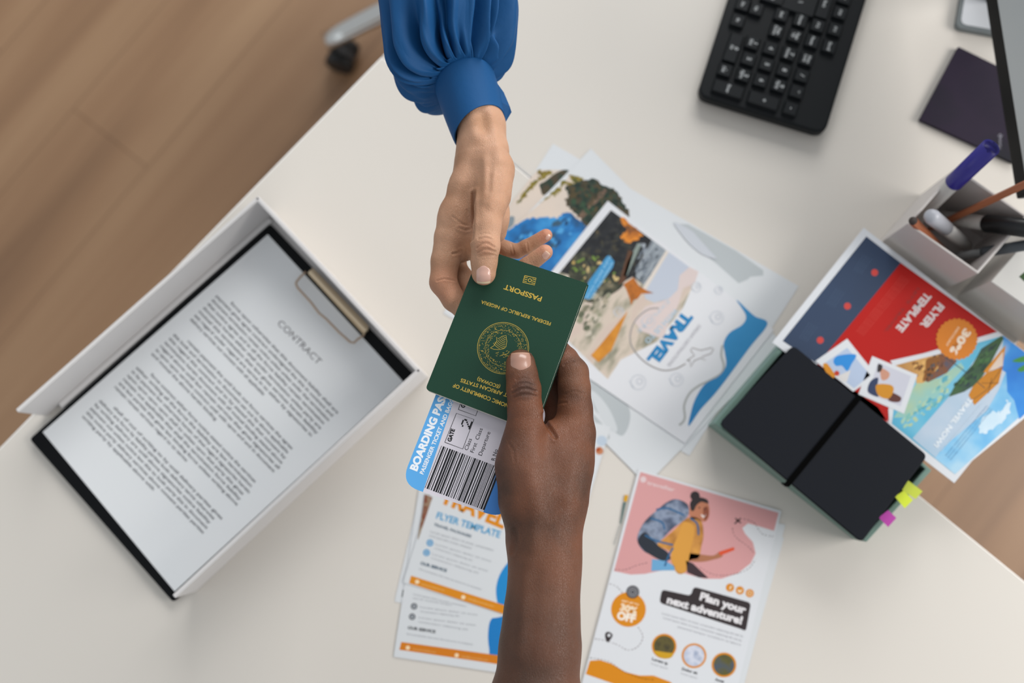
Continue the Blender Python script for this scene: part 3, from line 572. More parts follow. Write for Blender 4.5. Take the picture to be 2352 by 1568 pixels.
# notebook on top
nbm = mat('notebook_cover', '15181f', .55, spec=.15, bump=(500, .12, .0004))
rt = empty('notebook', P(1890, 1020, 43)); tag(rt, 'black notebook closed with an elastic band and coloured page tabs', 'notebook')
ncp = [(1652, 972), (1978, 1243), (2131, 1046), (1822, 792)]
s = Sheet(ncp, 58, nbm, 1.6, rad=6); s.build('cover', rt, bevel=.0007)
cn = [(1660, 975), (1976, 1236), (2122, 1048), (1826, 800)]
s = Sheet(cn, 56.2, mat('page_block', '24272c', .6), 11.5, rad=6); s.build('pages', rt)
s = Sheet([(1653, 975), (1978, 1246), (2129, 1049), (1822, 796)], 44.5, nbm, 1.5, rad=6); s.build('back_cover', rt)
g = MB(); e0 = P(*cL((605, 1022))[0], 58); e1 = P(*cL((1085, 438))[0], 58)
dd = (e1-e0).normalized(); sd = Vector((-dd.y, dd.x, 0))*.0028; hz = Vector((0, 0, .0007)); dn = Vector((0, 0, -.015))
path = [e0-dd*.0006+dn, e0-dd*.0006+hz, e1+dd*.0006+hz, e1+dd*.0006+dn]
q0 = [p+sd for p in path]; q1 = [p-sd for p in path]
g.add(q0+q1, [(i, i+1, i+5, i+4) for i in range(3)], mat('elastic', '040404', .9, spec=.05)); o = g.build('elastic_band', rt)
so = o.modifiers.new('s', 'SOLIDIFY'); so.thickness = .0008; so.offset = 0
tw = lambda nm, c, pts, z: Sheet(pts, z, mat(nm, c, .4, spec=.3), .15).build('page_tab', rt)
tw('tab_lime', 'c3cf4a', [(2072, 1125), (2103, 1146), (2119, 1128), (2086, 1103)], 50)['label'] = 'pale lime page tab'
tw('tab_yellow', 'd3e23e', [(2055, 1140), (2078, 1167), (2097, 1148), (2076, 1126)], 51)['label'] = 'bright yellow page tab'
tw('tab_magenta', 'b645a4', [(2018, 1188), (2040, 1210), (2059, 1189), (2040, 1171)], 50)['label'] = 'magenta page tab'
# ================================================================ PEN CUP, WHITE BOX
cupm = mat('cup_plastic', 'cbc5c2', .45, spec=.45); Hc = 95
cc_ = [(2083, 514), (2246, 629), (2361, 497), (2197, 384)]
cw = [P(*p, Hc) for p in cc_]; ce = sum(cw, Vector())/4
g = MB(); o_ = [Vector((v.x, v.y, TZ+.0003)) for v in cw]; i_ = [v+(Vector((ce.x, ce.y, v.z))-v).normalized()*.0036 for v in o_]
if (o_[1]-o_[0]).cross(o_[3]-o_[0]).z < 0: o_, i_ = o_[::-1], i_[::-1]
h = Vector((0, 0, Hc/1000)); vs = o_+[v+h for v in o_]+[v+h for v in i_]+[v+Vector((0, 0, .004)) for v in i_]
fs = [(3, 2, 1, 0), (12, 13, 14, 15)]
for i in range(4):
    j = (i+1) % 4; fs += [(i, j, 4+j, 4+i), (4+i, 4+j, 8+j, 8+i), (8+i, 8+j, 12+j, 12+i)]
g.add(vs, fs, cupm); tag(g.build('pen_holder', bevel=.0008, loc=(ce.x, ce.y, TZ)), 'square white pen holder full of pens and markers', 'pen holder')
ex = (cw[1]-cw[0]).normalized(); ey = (cw[3]-cw[0]).normalized()
W0 = P(2276, 646, 82); g = MB()
q = [W0, W0+ex*.085, W0+ex*.085+ey*.1, W0+ey*.1]; q = [Vector((v.x, v.y, TZ+.0003)) for v in q]; q = q if (q[1]-q[0]).cross(q[3]-q[0]).z > 0 else q[::-1]
g.prism(q, [v+Vector((0, 0, .0817)) for v in q], mat('white_box', 'd2d0cc', .4)); g.add([P(*p, 82.2) for p in ((2341, 635), (2356, 622), (2392, 650), (2370, 662))], [(0, 1, 2, 3)], flat('2a4a1c'))
tag(g.build('white_box', bevel=.0008), 'closed white box with a small dark green mark, right of the pen holder', 'box')
def pen(name, tip_px, tip_z, end_px, end_z, parts, label, cat, group='pens and pencils in the pen holder'):
    a, b = P(*tip_px, tip_z), P(*end_px, end_z); root = empty(name, a); d = b-a
    for pn, segs, m in parts:
        g = MB(); g.tube([a+d*t for t, r in segs], [r/1000 for t, r in segs], m, n=24 if pn != 'shaft' else 6)
        g.build(pn, root, smooth=(pn != 'shaft'))
    tag(root, label, cat, group)
wmk = mat('marker_body', 'c9c6c2', .4); blu = mat('marker_cap_blue', '2c2685', .35); bkc = mat('marker_cap_black', '0d0f12', .4)
terr = mat('pencil_terracotta', 'b06a48', .5); lead = mat('pencil_end', '3a302c', .6)
# cup interior lower corners for contact
def inn(u, v, z): return Vector((ce.x, ce.y, 0))*0+cw[0]+ex*(u*(cw[1]-cw[0]).length)+ey*(v*(cw[3]-cw[0]).length)-Vector((0, 0, (Hc-z)/1000))
def pen3(name, a, b, parts, label, cat):
    root = empty(name, a); d = b-a
    for pn, segs, m in parts:
        g = MB(); g.tube([a+d*t for t, r in segs], [r/1000 for t, r in segs], m, n=6 if pn == 'shaft' else 24); g.build(pn, root, smooth=(pn != 'shaft'))
    tag(root, label, cat, 'pens and pencils in the pen holder'); return root
def hollow(t0, t1, r): return [(t0, r*.9), (t0+.01, r), (t1, r), (t1, r*.78), (t1-.1, r*.74)]
pen3('marker', inn(.12, .22, 6), P(2276, 338, 158), [('barrel', [(0, 3), (.06, 7.4), (.64, 7.4), (.66, 7.4)], wmk), ('cap', hollow(.64, 1, 8.8), blu)], 'white marker with a blue-violet cap leaning out of the pen holder', 'marker')
pen3('pencil', inn(.36, .60, 6), P(2420, 392, 178), [('shaft', [(0, .8), (.07, 3.6), (1, 3.6)], terr)], 'terracotta pencil leaning towards the monitor', 'pencil')
pen3('marker', inn(.31, .80, 9), P(2400, 529, 130), [('barrel', [(0, 3), (.06, 7.4), (.50, 7.4), (.52, 7.4)], wmk), ('cap', hollow(.50, 1, 9), bkc)], 'white marker with a black cap lying at the right of the pen holder', 'marker')
pen3('pencil', inn(.84, .45, 6), P(2096, 506, 108), [('shaft', [(0, .8), (.07, 4.4), (.985, 4.4)], terr), ('tip_end', [(.985, 4.2), (1, 3.8)], lead)], 'terracotta pencil with a dark end at the left corner of the pen holder', 'pencil')
pen3('marker', inn(.86, .70, 14), P(2136, 494, 114), [('barrel', [(0, 3), (.05, 6.5), (.60, 6.5)], wmk), ('cap', [(.60, 7.2), (.94, 7.6), (.98, 6.8), (1, 4)], mat('cap_clear_grey', 'b4b6be', .35))], 'short marker with a pale grey cap standing upright in the pen holder', 'marker')
pen3('pen', inn(.62, .24, 6), P(2400, 556, 118), [('barrel', [(0, 1), (.06, 4), (.5, 4.4)], mat('pen_clear', '6d6e6e', .3)), ('cap', [(.5, 4.8), (.52, 5.4), (1, 5.2)], mat('pen_grey', '454b50', .5))], 'dark grey pen leaning lowest across the right rim of the pen holder', 'pen')
# ================================================================ KEYBOARD
kbm = mat('keyboard_plastic', '101316', .5, spec=.2, bump=(1200, .1, .0002)); km = mat('key_plastic', '16191c', .5, spec=.2); kl = mat('key_legend', '9da0a1', .6)
kz = 19
k0 = P(1600, 219, kz); k1 = P(1895, 309, kz); kx = (k1-k0).normalized(); ky = Vector((-kx.y, kx.x, 0)); Lk = .445; Wk = (k1-k0).length
kb = empty('keyboard', (*(k0+kx*Wk/2+ky*Lk/2).xy, TZ)); tag(kb, 'black computer keyboard lying at the top of the desk', 'keyboard')
q = Sheet.round([k0, k1, k1+ky*Lk, k0+ky*Lk], .013); g = MB()
def zat(v, z): return Vector((v.x, v.y, TZ+z))
g.prism([zat(v, .004) for v in q], [zat(v, kz/1000) for v in q], kbm); g.build('case', kb, bevel=.003)
K = lambda x, y: P(*cI((x, y))[0], kz+4)
ux = (K(760, 640)-K(385, 520)).normalized(); uy = Vector((-ux.y, ux.x, 0)); pitch = .0187
keys = []   # centre zoom px, w units along ux, h units along uy, legend
for c, t in (((260, 488), '.\nDel'), ((388, 524), '3\nPgDn'), ((510, 562), '6'), ((637, 598), '9\nPgUp'), ((762, 640), '*')): keys.append((c, 1, 1, t))
keys += [((283, 622), 2, 1, 'Enter'), ((530, 702), 2, 1, '+'), ((720, 758), 1, 1, '-'), ((318, 335), 1, 2, '0\nIns')]
for c, t in (((425, 412), '2'), ((550, 450), '5'), ((672, 490), '8'), ((797, 528), '/')): keys.append((c, 1, 1, t))
for c, t in (((452, 298), '1\nEnd'), ((578, 338), '4'), ((706, 375), '7\nHome'), ((830, 413), 'Num\nLock')): keys.append((c, 1, 1, t))
for c, t in (((620, 215), 'Page\nDown'), ((750, 250), 'Page\nUp'), ((870, 287), 'Pause'), ((990, 325), 'Scroll'), ((655, 103), 'End'), ((788, 142), 'Home'), ((910, 178), 'F12'), ((1030, 205), 'F11'), ((480, 62), 'Up'), ((385, 30), 'Dn'), ((350, 142), 'Rt'), ((1065, 88), 'F10'), ((1098, -15), 'F9')): keys.append((c, 1, 1, t))
keys += [((785, 15), 2.2, 1.6, '\\'), ((957, 30), 1, 2, 'Back'), ((600, -20), 1.6, 1, 'Shift'), ((420, -75), 1, 1, 'Ctrl')]
for r_ in range(1, 14):
    for c_ in range(5):
        p = (600+c_*125-150+r_*36, -130-r_*118+c_*38); keys.append((p, 1, 1, None))
for c, wu, hu, t in keys:
    ctr_ = K(*c); wx, wy = wu*pitch*.5-.0012, hu*pitch*.5-.0012
    if (ctr_-k0).dot(ky) > Lk-.012: continue
    base = [ctr_+ux*a*wx+uy*b*wy for a, b in ((-1, -1), (1, -1), (1, 1), (-1, 1))]; topq = [ctr_+ux*a*(wx-.0018)+uy*b*(wy-.0018) for a, b in ((-1, -1), (1, -1), (1, 1), (-1, 1))]
    g = MB(); g.prism([zat(v, kz/1000-.001) for v in base], [zat(v, .0235) for v in topq], km)
    if t:
        rd_ = -uy; upv = ux    # reading direction runs down the photograph
        for li, line in enumerate(t.split('\n')):
            vs_, fs_ = glyphs(line, .05)
            if not vs_: continue
            x0 = min(v[0] for v in vs_); x1 = max(v[0] for v in vs_); sz = min(.0062 if len(line) < 2 else .0043, .012/max(.3, (x1-x0)))
            org = ctr_-rd_*((x1-x0)*sz/2)+upv*((.0012 if '\n' in t else -.0015)-li*.0042)+rd_*0
            g.add([zat(org+rd_*((v[0]-x0)*sz)+upv*(v[1]*sz), .0236) for v in vs_], fs_, kl)
    g.build('key', kb, bevel=0)
# ================================================================ DARK NOTEBOOK UNDER MONITOR, MONITOR
s = Sheet([(2112, 274), (2330, 374), (2400, 205), (2201, 107)], 6, noisy('cover_purple', ['221c2c', '2a2132', '1e2026'], 9, .6, spec=.2), 5, rad=1.5)
s.text('Moments', (2300, 342), (2300, 312), flat('8f8d98'), hpx=8); s.text('2', (2297, 318), (2304, 310), flat('8f8d98'), hpx=8)
tag(s.build('notebook'), 'dark purple notebook lying partly beneath the monitor', 'notebook')
mn_b = mat('monitor_black', '0a0c0e', .5, spec=.2); scr = mat('monitor_screen', 'c6cbcc', .32, spec=.5)
mz = 88
m0 = P(2334, 458, mz); m1 = P(2262, -4, mz); md = (m1-m0).normalized(); mnx = Vector((md.y, -md.x, 0)); mnx = mnx if mnx.x > 0 else -mnx   # pointing away from camera side
mon = empty('monitor', (*(m0+md*.27+mnx*.06).xy, TZ)); tag(mon, 'computer monitor with a black bezel at the right edge', 'monitor')
til = Vector((0, 0, 1))+mnx*.10; til.normalize(); Wm, Hm, tm = .54, .33, .03
g = MB(); a_ = [m0, m0+md*Wm, m0+md*Wm+mnx*tm, m0+mnx*tm]; a_ = a_ if (a_[1]-a_[0]).cross(a_[3]-a_[0]).z > 0 else a_[::-1]
g.prism(a_, [v+til*Hm for v in a_], mn_b); g.build('monitor_case', mon, bevel=.002)
g = MB(); bz = .021; e_ = -mnx*.0006
qa = [m0+md*.012+til*bz+e_, m0+md*(Wm-.012)+til*bz+e_, m0+md*(Wm-.012)+til*(Hm-.012)+e_, m0+md*.012+til*(Hm-.012)+e_]; g.add(qa, [(0, 1, 2, 3)], scr); g.build('screen', mon)
g = MB(); c_ = m0+md*.27+mnx*.055; g.prism([zat(c_+md*a+mnx*b, .008) for a, b in ((-.03, -.012), (.03, -.012), (.03, .012), (-.03, .012))], [zat(c_+md*a+mnx*b, .25) for a, b in ((-.03, -.012), (.03, -.012), (.03, .012), (-.03, .012))], mn_b); g.build('stand_neck', mon, bevel=.002)
fp = [P(2196, 63, 8), P(2300, 82, 8)]; sx_ = (fp[1]-fp[0]).normalized(); sy_ = Vector((-sx_.y, sx_.x, 0))
q = Sheet.round([fp[0], fp[0]+sx_*.19, fp[0]+sx_*.19+sy_*.24, fp[0]+sy_*.24], .008); cq = sum(q, Vector())/len(q)
g = MB(); g.prism([zat(v, .0005) for v in q], [zat(v, .008) for v in q], mat('stand_rim', '6f7678', .4)); g.add([zat(v+(cq-v).normalized()*.006, .0083) for v in q], [tuple(range(len(q)))], mat('stand_plate', 'd2d5da', .25)); g.build('stand_base', mon)
# ================================================================ BOARDING PASS + PASSPORT
bp = Sheet([(920, 1112), (1161, 1193), (1264, 932), (1023, 850)], [243.5]*4, mat('pass_card', 'd9d3dc', .45), .35, rad=16)
sky = mat('print_sky_band', '5aa9e6', .45); sky2 = mat('print_sky_band_lower', '3f83d0', .45)
ul = np.array([.3935, -1.0]); 
o3 = bp.outline
def clipband(lo_, hi_, m):
    """blue bands: slices of the rounded outline between two offsets across the card"""
    X = (bp.c[1]-bp.c[0]).normalized(); Wd = (bp.c[1]-bp.c[0]).length
    pts = [p for p in o3]; out = []
    def clip(pts, off, keep):
        r = []
        for i, p in enumerate(pts):
            q = pts[(i+1) % len(pts)]; dp, dq = ((p-bp.c[0]).dot(X)-off)*keep, ((q-bp.c[0]).dot(X)-off)*keep
            if dp >= 0: r.append(p)
            if dp*dq < 0: r.append(p+(q-p)*(dp/(dp-dq)))
        return r
    bp.poly([tuple(v) for v in clip(clip(pts, lo_*Wd, 1), hi_*Wd, -1)], m, 1)
clipband(0, .215, sky); clipband(.79, 1, sky2)
wh = flat('eef2f8'); bk = flat('17171c')
bp.text('BOARDING PASS', cD((235, 835))[0], cD((510, 150))[0], wh, 3, hpx=17, bold=.05, fit='BOARDING PAS')
bp.text('PASSENGER TICKET AND BAGGAGE', cD((297, 865))[0], cD((575, 190))[0], wh, 3, hpx=9, bold=.03, fit='PASSENGER TICKET AND BAG')
def box(z4, wl=1.3): bp.line(list(z4)+[z4[0]], wl, bk, 3)
box(cD((502, 558), (672, 622), (778, 342), (612, 284))); box(cD((630, 248), (795, 308), (900, 20), (740, -40)))
bp.text('GATE', cD((560, 557))[0], cD((598, 437))[0], bk, 3, hpx=9, bold=.05); bp.text('GATE', cD((686, 238))[0], cD((730, 120))[0], bk, 3, hpx=9, bold=.05)
# pixel-style 2
two = ["01110", "10001", "00001", "00010", "00100", "01000", "11111"]
a2 = np.array(cD((738, 438))[0]); rr2 = np.array([.363, -.932]); uu2 = np.array([-.932, -.363])
for ri, row in enumerate(two[::-1]):
    for ci, b in enumerate(row):
        if b == '1':
            p = a2+rr2*3.8*ci+uu2*3.3*ri; bp.poly([tuple(p), tuple(p+rr2*3.8), tuple(p+rr2*3.8+uu2*3.3), tuple(p+uu2*3.3)], bk, 3)
for t, a, b in (('Class', (718, 637), (760, 530)), ('First  Class', (775, 660), (862, 432)), ('Departure', (852, 688), (935, 465)), ('R No', (975, 735), (1005, 630))):
    bp.text(t, cD(a)[0], cD(b)[0], bk, 3, hpx=9)
# barcode, running across the card
b0 = np.array(cD((312, 990))[0]); b1 = np.array(cD((880, 1203))[0]); upb = np.array(cD((470, 590))[0])-b0; t = 0; Lb = np.linalg.norm(b1-b0); xb = (b1-b0)/Lb
rs = random.Random(3)
while t < Lb:
    wd = rs.choice([1.2, 1.2, 1.4, 2.4, 4.2]); p = b0+xb*t
    bp.poly([tuple(p), tuple(p+xb*wd), tuple(p+xb*wd+upb), tuple(p+upb)], bk, 3); t += wd+rs.choice([1.5, 1.8, 3.0])
tag(bp.build('boarding_pass'), 'blue and white boarding pass with a barcode sticking out beneath the passport', 'boarding pass')
pz = [252, 249, 251, 254]  # BR(img), ... passport frame: bl = image upper right
green = mat('passport_cover', '143a2a', .42, spec=.35, bump=(1500, .25, .0003))
pr = empty('passport', P(1165, 780, 247)); tag(pr, 'dark green passport with gold lettering passed between the two hands', 'passport')
pcn = [(1350, 651), (1106, 570), (977, 894), (1226, 990)]
s = Sheet(pcn, [249.5, 250, 252, 251.5], green, .7)
s.v = []; s.f = []; s.mi = []
out = Sheet.round(s.c, [.0006, .003, .0035, .0006]); s.prism([p-s.n*.0007 for p in out], out, green)
au = mat('gold_foil', 'd8b650', .32, metal=.55, spec=.6)
def T(st, a, b, hp, bold=.02): s.text(st, cC(a)[0], cC(b)[0], au, 1, hpx=hp, bold=bold)
T('PASSPORT', (1198, 478), (862, 364), 11.5, .025)
T('FEDERAL REPUBLIC OF NIGERIA', (1278, 706), (652, 506), 8, .015)
# chip symbol
sy = cC((1040, 285), (1142, 308), (1128, 370), (1022, 345)); s.line(sy+[sy[0]], 1.6, au, 1)
for i in (0.22, .5, .78):
    a = np.array(sy[0])*(1-i)+np.array(sy[3])*i; b = np.array(sy[1])*(1-i)+np.array(sy[2])*i; c1 = a+(b-a)*.3; c2 = a+(b-a)*.7; s.line([tuple(a), tuple(c1)], 1.6, au, 1); s.line([tuple(c2), tuple(b)], 1.6, au, 1)
s.ring((1217, 643.5), 3.6, 1.6, au, 1, 16)
ec = np.array(cC((845, 938))[0]); R0 = 59.0
for r_, w_ in ((R0, 1.1), (R0-3, .5), (R0*.70, .5)): s.ring(tuple(ec), r_, w_, au, 1, 72)
re_ = random.Random(5)
for i in range(560):
    a = re_.uniform(0, 2*math.pi); r_ = R0*math.sqrt(re_.uniform(.30, .9)); p = ec+np.array([math.cos(a), math.sin(a)])*r_; d = a+math.pi/2+re_.uniform(-.9, .9); L_ = re_.uniform(.5, 2.6)
    s.line([tuple(p), tuple(p+np.array([math.cos(d), math.sin(d)])*L_)], re_.choice([.5, .7, .9]), au, 1)
af = [(0, 0), (12, -12), (20, -34), (24, -24), (34, -26), (36, -6), (30, 8), (20, 16), (6, 14), (0, 8)]
org = np.array(cC((730, 940))[0])
afp = [tuple(org+np.array(p)*1.0) for p in [(0, -1), (8, -6), (15, -17), (14, -26), (18, -22), (28, -28), (36, -30), (38, -16), (36, -4), (30, 1), (18, 3), (8, 2)]]
s.line(afp+[afp[0]], 1, au, 1)
for k in range(1, 9):
    c_ = np.array([org[0]+36, org[1]-30]); rr_ = 4*k+2
    pts = [tuple(c_+np.array([math.cos(a), math.sin(a)])*rr_) for a in np.linspace(1.65, 2.6, 9)]
    pts = [p for p in pts if p[0] < org[0]+37 and p[1] < org[1]+2]
    if len(pts) > 1: s.line(pts, .9, au, 1)
for k in range(26):
    p = org+np.array([10+re_.uniform(0, 34), 6+re_.uniform(0, 14)]); s.line([tuple(p), tuple(p+np.array([3.5, re_.uniform(-2, 1)]))], .8, au, 1)
T('(ECOWAS)', (822, 1275), (618, 1200), 8); T('WEST AFRICAN STATES', (985, 1378), (468, 1210), 8.5); T('ECONOMIC COMMUNITY OF', (990, 1478), (402, 1255), 9)
s.build('front_cover', pr)
pg = MB(); ins = [p+(sum(out, Vector())/len(out)-p).normalized()*.0008 for p in out]
ps_ = (s.c[0]-s.c[1]).normalized()*.0006+(s.c[3]-s.c[0]).normalized()*.0012; pg.prism([p+ps_-s.n*.0030 for p in ins], [p+ps_-s.n*.00075 for p in ins], mat('passport_pages', 'd8d2c8', .7)); pg.build('pages', pr)
bc_ = MB(); sh = (s.c[0]-s.c[1]).normalized()*.0011+(s.c[3]-s.c[0]).normalized()*.0004
bc_.prism([p+sh-s.n*.0037 for p in out], [p+sh-s.n*.00305 for p in out], green); bc_.build('back_cover', pr)
# ================================================================ PEOPLE (implicit surface -> one mesh)
def smin(a, b, k):
    if k <= 0: return np.minimum(a, b)
    h = np.clip(k-np.abs(a-b), 0, None)/k; return np.minimum(a, b)-h*h*k*.25
def J(px, py, z, r): p = P(px, py, z); return (np.array(p)*1000, r)
def seg(X, a, b, flat_=None):
    (pa, ra), (pb, rb) = a, b; ba = pb-pa; L2 = ba@ba; pX = X-pa
    h = np.clip((pX@ba)/L2, 0, 1); q = pX-h[..., None]*ba
    if flat_ is not None:
        n, s_ = flat_; q = q+((q@n)*(1/s_-1))[..., None]*n
    return np.sqrt((q*q).sum(-1))-(ra+(rb-ra)*h)
def field(body, fingers, dig, lo, hi, vox):
    n = np.ceil((hi-lo)/vox).astype(int)+1
    ax = [lo[i]+vox*np.arange(n[i]) for i in range(3)]
    D = np.full(n, 60.0, np.float32)
    def local(js, mg):
        pts = np.array([j[0] for j in js]); r = max(j[1] for j in js)*1.6+mg
        a = np.maximum(((pts.min(0)-r-lo)/vox).astype(int), 0); b = np.minimum(((pts.max(0)+r-lo)/vox).astype(int)+1, n)
        sl = tuple(slice(a[i], b[i]) for i in range(3))
        X = np.stack(np.meshgrid(*[ax[i][sl[i]] for i in range(3)], indexing='ij'), -1).astype(np.float32); return sl, X
    for js, k, fl in body:
        for a, b in zip(js[:-1], js[1:]):
            sl, X = local([a, b], k+4); D[sl] = smin(D[sl], seg(X, a, b, fl).astype(np.float32), k)
    B = D.copy()
    for js, k in fingers:
        sl, X = local(js, k+4); F = np.full(D[sl].shape, 60., np.float32)
        for a, b in zip(js[:-1], js[1:]): F = smin(F, seg(X, a, b).astype(np.float32), 2.5)
        D[sl] = smin(D[sl], smin(B[sl], F, k), .8)
    for js, k in dig:          # creases
        for a, b in zip(js[:-1], js[1:]):
            sl, X = local([a, b], k+3); C = -seg(X, a, b).astype(np.float32); D[sl] = -smin(-D[sl], -C, k)
    return D, ax
def surface_nets(D, lo, vox):
    ins = D < 0; nx, ny, nz = D.shape
    acc = np.zeros((nx-1, ny-1, nz-1, 3), np.float32); cnt = np.zeros((nx-1, ny-1, nz-1), np.int16)
    for axis in range(3):
        o = [i for i in range(3) if i != axis]
        for u in (0, 1):
            for v in (0, 1):
                s0 = [None]*3; s1 = [None]*3; s0[axis] = slice(0, -1); s1[axis] = slice(1, None)
                for a_, k in zip(o, (u, v)):
                    s0[a_] = s1[a_] = slice(0, -1) if k == 0 else slice(1, None)
                d0, d1 = D[tuple(s0)], D[tuple(s1)]; c = (d0 < 0) != (d1 < 0)
                t = np.where(c, d0/np.where(c, d0-d1, 1), 0); acc[..., axis] += np.where(c, t, 0); acc[..., o[0]] += c*u; acc[..., o[1]] += c*v; cnt += c
    m = cnt > 0; idx = -np.ones(m.shape, np.int64); idx[m] = np.arange(m.sum()); cell = np.argwhere(m)
    V = (cell+acc[m]/cnt[m][:, None])*vox+lo; F = []
    for axis in range(3):
        o = [(axis+1) % 3, (axis+2) % 3]; s0 = [slice(1, -1)]*3; s1 = [slice(1, -1)]*3; s0[axis] = slice(0, -1); s1[axis] = slice(1, None)
        a, b = ins[tuple(s0)], ins[tuple(s1)]; e = np.argwhere(a != b); 
        off = np.ones(3, int); off[axis] = 0; e2_ = e+off; fl = a[tuple(e.T)]
        def g_(du, dv): q = e2_.copy(); q[:, o[0]] -= du; q[:, o[1]] -= dv; return idx[tuple(q.T)]
        quad_ = np.stack([g_(1, 1), g_(0, 1), g_(0, 0), g_(1, 0)], 1); quad_[~fl] = quad_[~fl][:, ::-1]; F.append(quad_)
    return V, np.concatenate(F)
def smooth(V, F, it, lam=.5):
    E = np.concatenate([F[:, [0, 1]], F[:, [1, 2]], F[:, [2, 3]], F[:, [3, 0]]]); n = len(V)
    for _ in range(it):
        S = np.zeros_like(V); C = np.zeros(n)
        for a, b in ((0, 1), (1, 0)):
            for k in range(3): S[:, k] += np.bincount(E[:, a], V[E[:, b], k], n)
            C += np.bincount(E[:, a], minlength=n)
        V = V+lam*(S/C[:, None]-V)
    return V
def normals(V, F):
    fn = np.cross(V[F[:, 2]]-V[F[:, 0]], V[F[:, 3]]-V[F[:, 1]]); N = np.zeros_like(V)
    for c in range(4):
        for k in range(3): N[:, k] += np.bincount(F[:, c], fn[:, k], len(V))
    return N/np.maximum(np.linalg.norm(N, axis=1), 1e-9)[:, None]
def wrinkle(V, N, pts_px, z, depth, wid):
    """pinch the skin along a polyline given in photograph pixels at about height z"""
    P_ = [np.array(P(x, y, z))*1000 for x, y in pts_px]; best = np.full(len(V), 1e9)
    for a, b in zip(P_[:-1], P_[1:]):
        ba = b-a; h = np.clip(((V-a)@ba)/(ba@ba), 0, 1); q = V-a-h[:, None]*ba; q[:, 2] *= .12; best = np.minimum(best, np.sqrt((q*q).sum(1)))
    g_ = -depth*np.exp(-(best/wid)**2)+.45*depth*np.exp(-((best-2.1*wid)/wid)**2)
    g_ *= (N[:, 2] > .1)
    return V+N*g_[:, None]
def skin(name, base, deep, red, spots, rough, wr_scale, bs):
    m = mat(name, base, rough, spec=.5, sss=.12); nt = m.node_tree; b = nt.nodes['Principled BSDF']; L = nt.links.new
    tc = nt.nodes.new('ShaderNodeTexCoord')
    n1 = nt.nodes.new('ShaderNodeTexNoise'); n1.inputs['Scale'].default_value = 22; n1.inputs['Detail'].default_value = 4; L(tc.outputs['Object'], n1.inputs['Vector'])
    rp = nt.nodes.new('ShaderNodeValToRGB'); e = rp.color_ramp.elements; e[0].position = .36; e[0].color = lin(deep); e[1].position = .62; e[1].color = lin(base); L(n1.outputs[0], rp.inputs[0]); cur = rp.outputs[0]
    for (pos, rad, col, amt) in spots:
        vm = nt.nodes.new('ShaderNodeVectorMath'); vm.operation = 'DISTANCE'; L(tc.outputs['Object'], vm.inputs[0]); vm.inputs[1].default_value = pos
        mr = nt.nodes.new('ShaderNodeMapRange'); mr.inputs[1].default_value = rad*.35; mr.inputs[2].default_value = rad; mr.inputs[3].default_value = amt; mr.inputs[4].default_value = 0; mr.interpolation_type = 'SMOOTHSTEP'; L(vm.outputs['Value'], mr.inputs[0])
        mx = nt.nodes.new('ShaderNodeMix'); mx.data_type = 'RGBA'; L(mr.outputs[0], mx.inputs[0]); L(cur, mx.inputs[6]); mx.inputs[7].default_value = lin(col); cur = mx.outputs[2]
    L(cur, b.inputs['Base Color'])
    v = nt.nodes.new('ShaderNodeTexVoronoi'); v.inputs['Scale'].default_value = wr_scale; v.feature = 'DISTANCE_TO_EDGE'; n2 = nt.nodes.new('ShaderNodeTexNoise'); n2.inputs['Scale'].default_value = wr_scale*.45; n2.inputs['Detail'].default_value = 5; n2.inputs['Distortion'].default_value = 1.5
    mp = nt.nodes.new('ShaderNodeMapping'); mp.inputs['Scale'].default_value = (1, .55, 1); L(tc.outputs['Object'], mp.inputs[0]); L(mp.outputs[0], v.inputs['Vector']); L(mp.outputs[0], n2.inputs['Vector'])
    mr = nt.nodes.new('ShaderNodeMath'); mr.operation = 'MINIMUM'; mr.inputs[1].default_value = .12; L(v.outputs['Distance'], mr.inputs[0])
    ad = nt.nodes.new('ShaderNodeMath'); ad.operation = 'MULTIPLY_ADD'; ad.inputs[1].default_value = 3.0; L(mr.outputs[0], ad.inputs[0]); L(n2.outputs[0], ad.inputs[2])
    bp_ = nt.nodes.new('ShaderNodeBump'); bp_.inputs['Strength'].default_value = bs; bp_.inputs['Distance'].default_value = .0006; L(ad.outputs[0], bp_.inputs['Height']); L(bp_.outputs[0], b.inputs['Normal'])
    return m
def person(body, fingers, dig, wr, vox, m_fn, label, origin):
    allp = np.array([j[0] for js, *_ in body+fingers for j in js]); rr_ = max(j[1] for js, *_ in body for j in js)+6
    lo, hi = allp.min(0)-rr_, allp.max(0)+rr_
    D, ax = field(body, fingers, dig, lo, hi, vox); V, F = surface_nets(D, lo, vox); V = smooth(V, F, 3); N = normals(V, F)
    for pts, z, dep, wid in wr: V = wrinkle(V, N, pts, z, dep, wid)
    V = smooth(V, F, 1, .3)
    org = np.array(origin)*1000
    me = bpy.data.meshes.new('person'); me.vertices.add(len(V)); me.vertices.foreach_set('co', ((V-org)/1000).astype(np.float32).ravel())
    me.loops.add(F.size); me.loops.foreach_set('vertex_index', F.ravel().astype(np.int32)); me.polygons.add(len(F)); me.polygons.foreach_set('loop_start', np.arange(0, F.size, 4, dtype=np.int32))
    me.update(calc_edges=True); me.validate(); me.polygons.foreach_set('use_smooth', [True]*len(me.polygons))
    me.materials.append(m_fn(Vector(origin)))
    o = bpy.data.objects.new('person', me); COL.objects.link(o); o.location = origin; tag(o, label, 'person')
    bvh = BVHTree.FromPolygons([tuple(v/1000) for v in V], F.tolist())
    return o, bvh
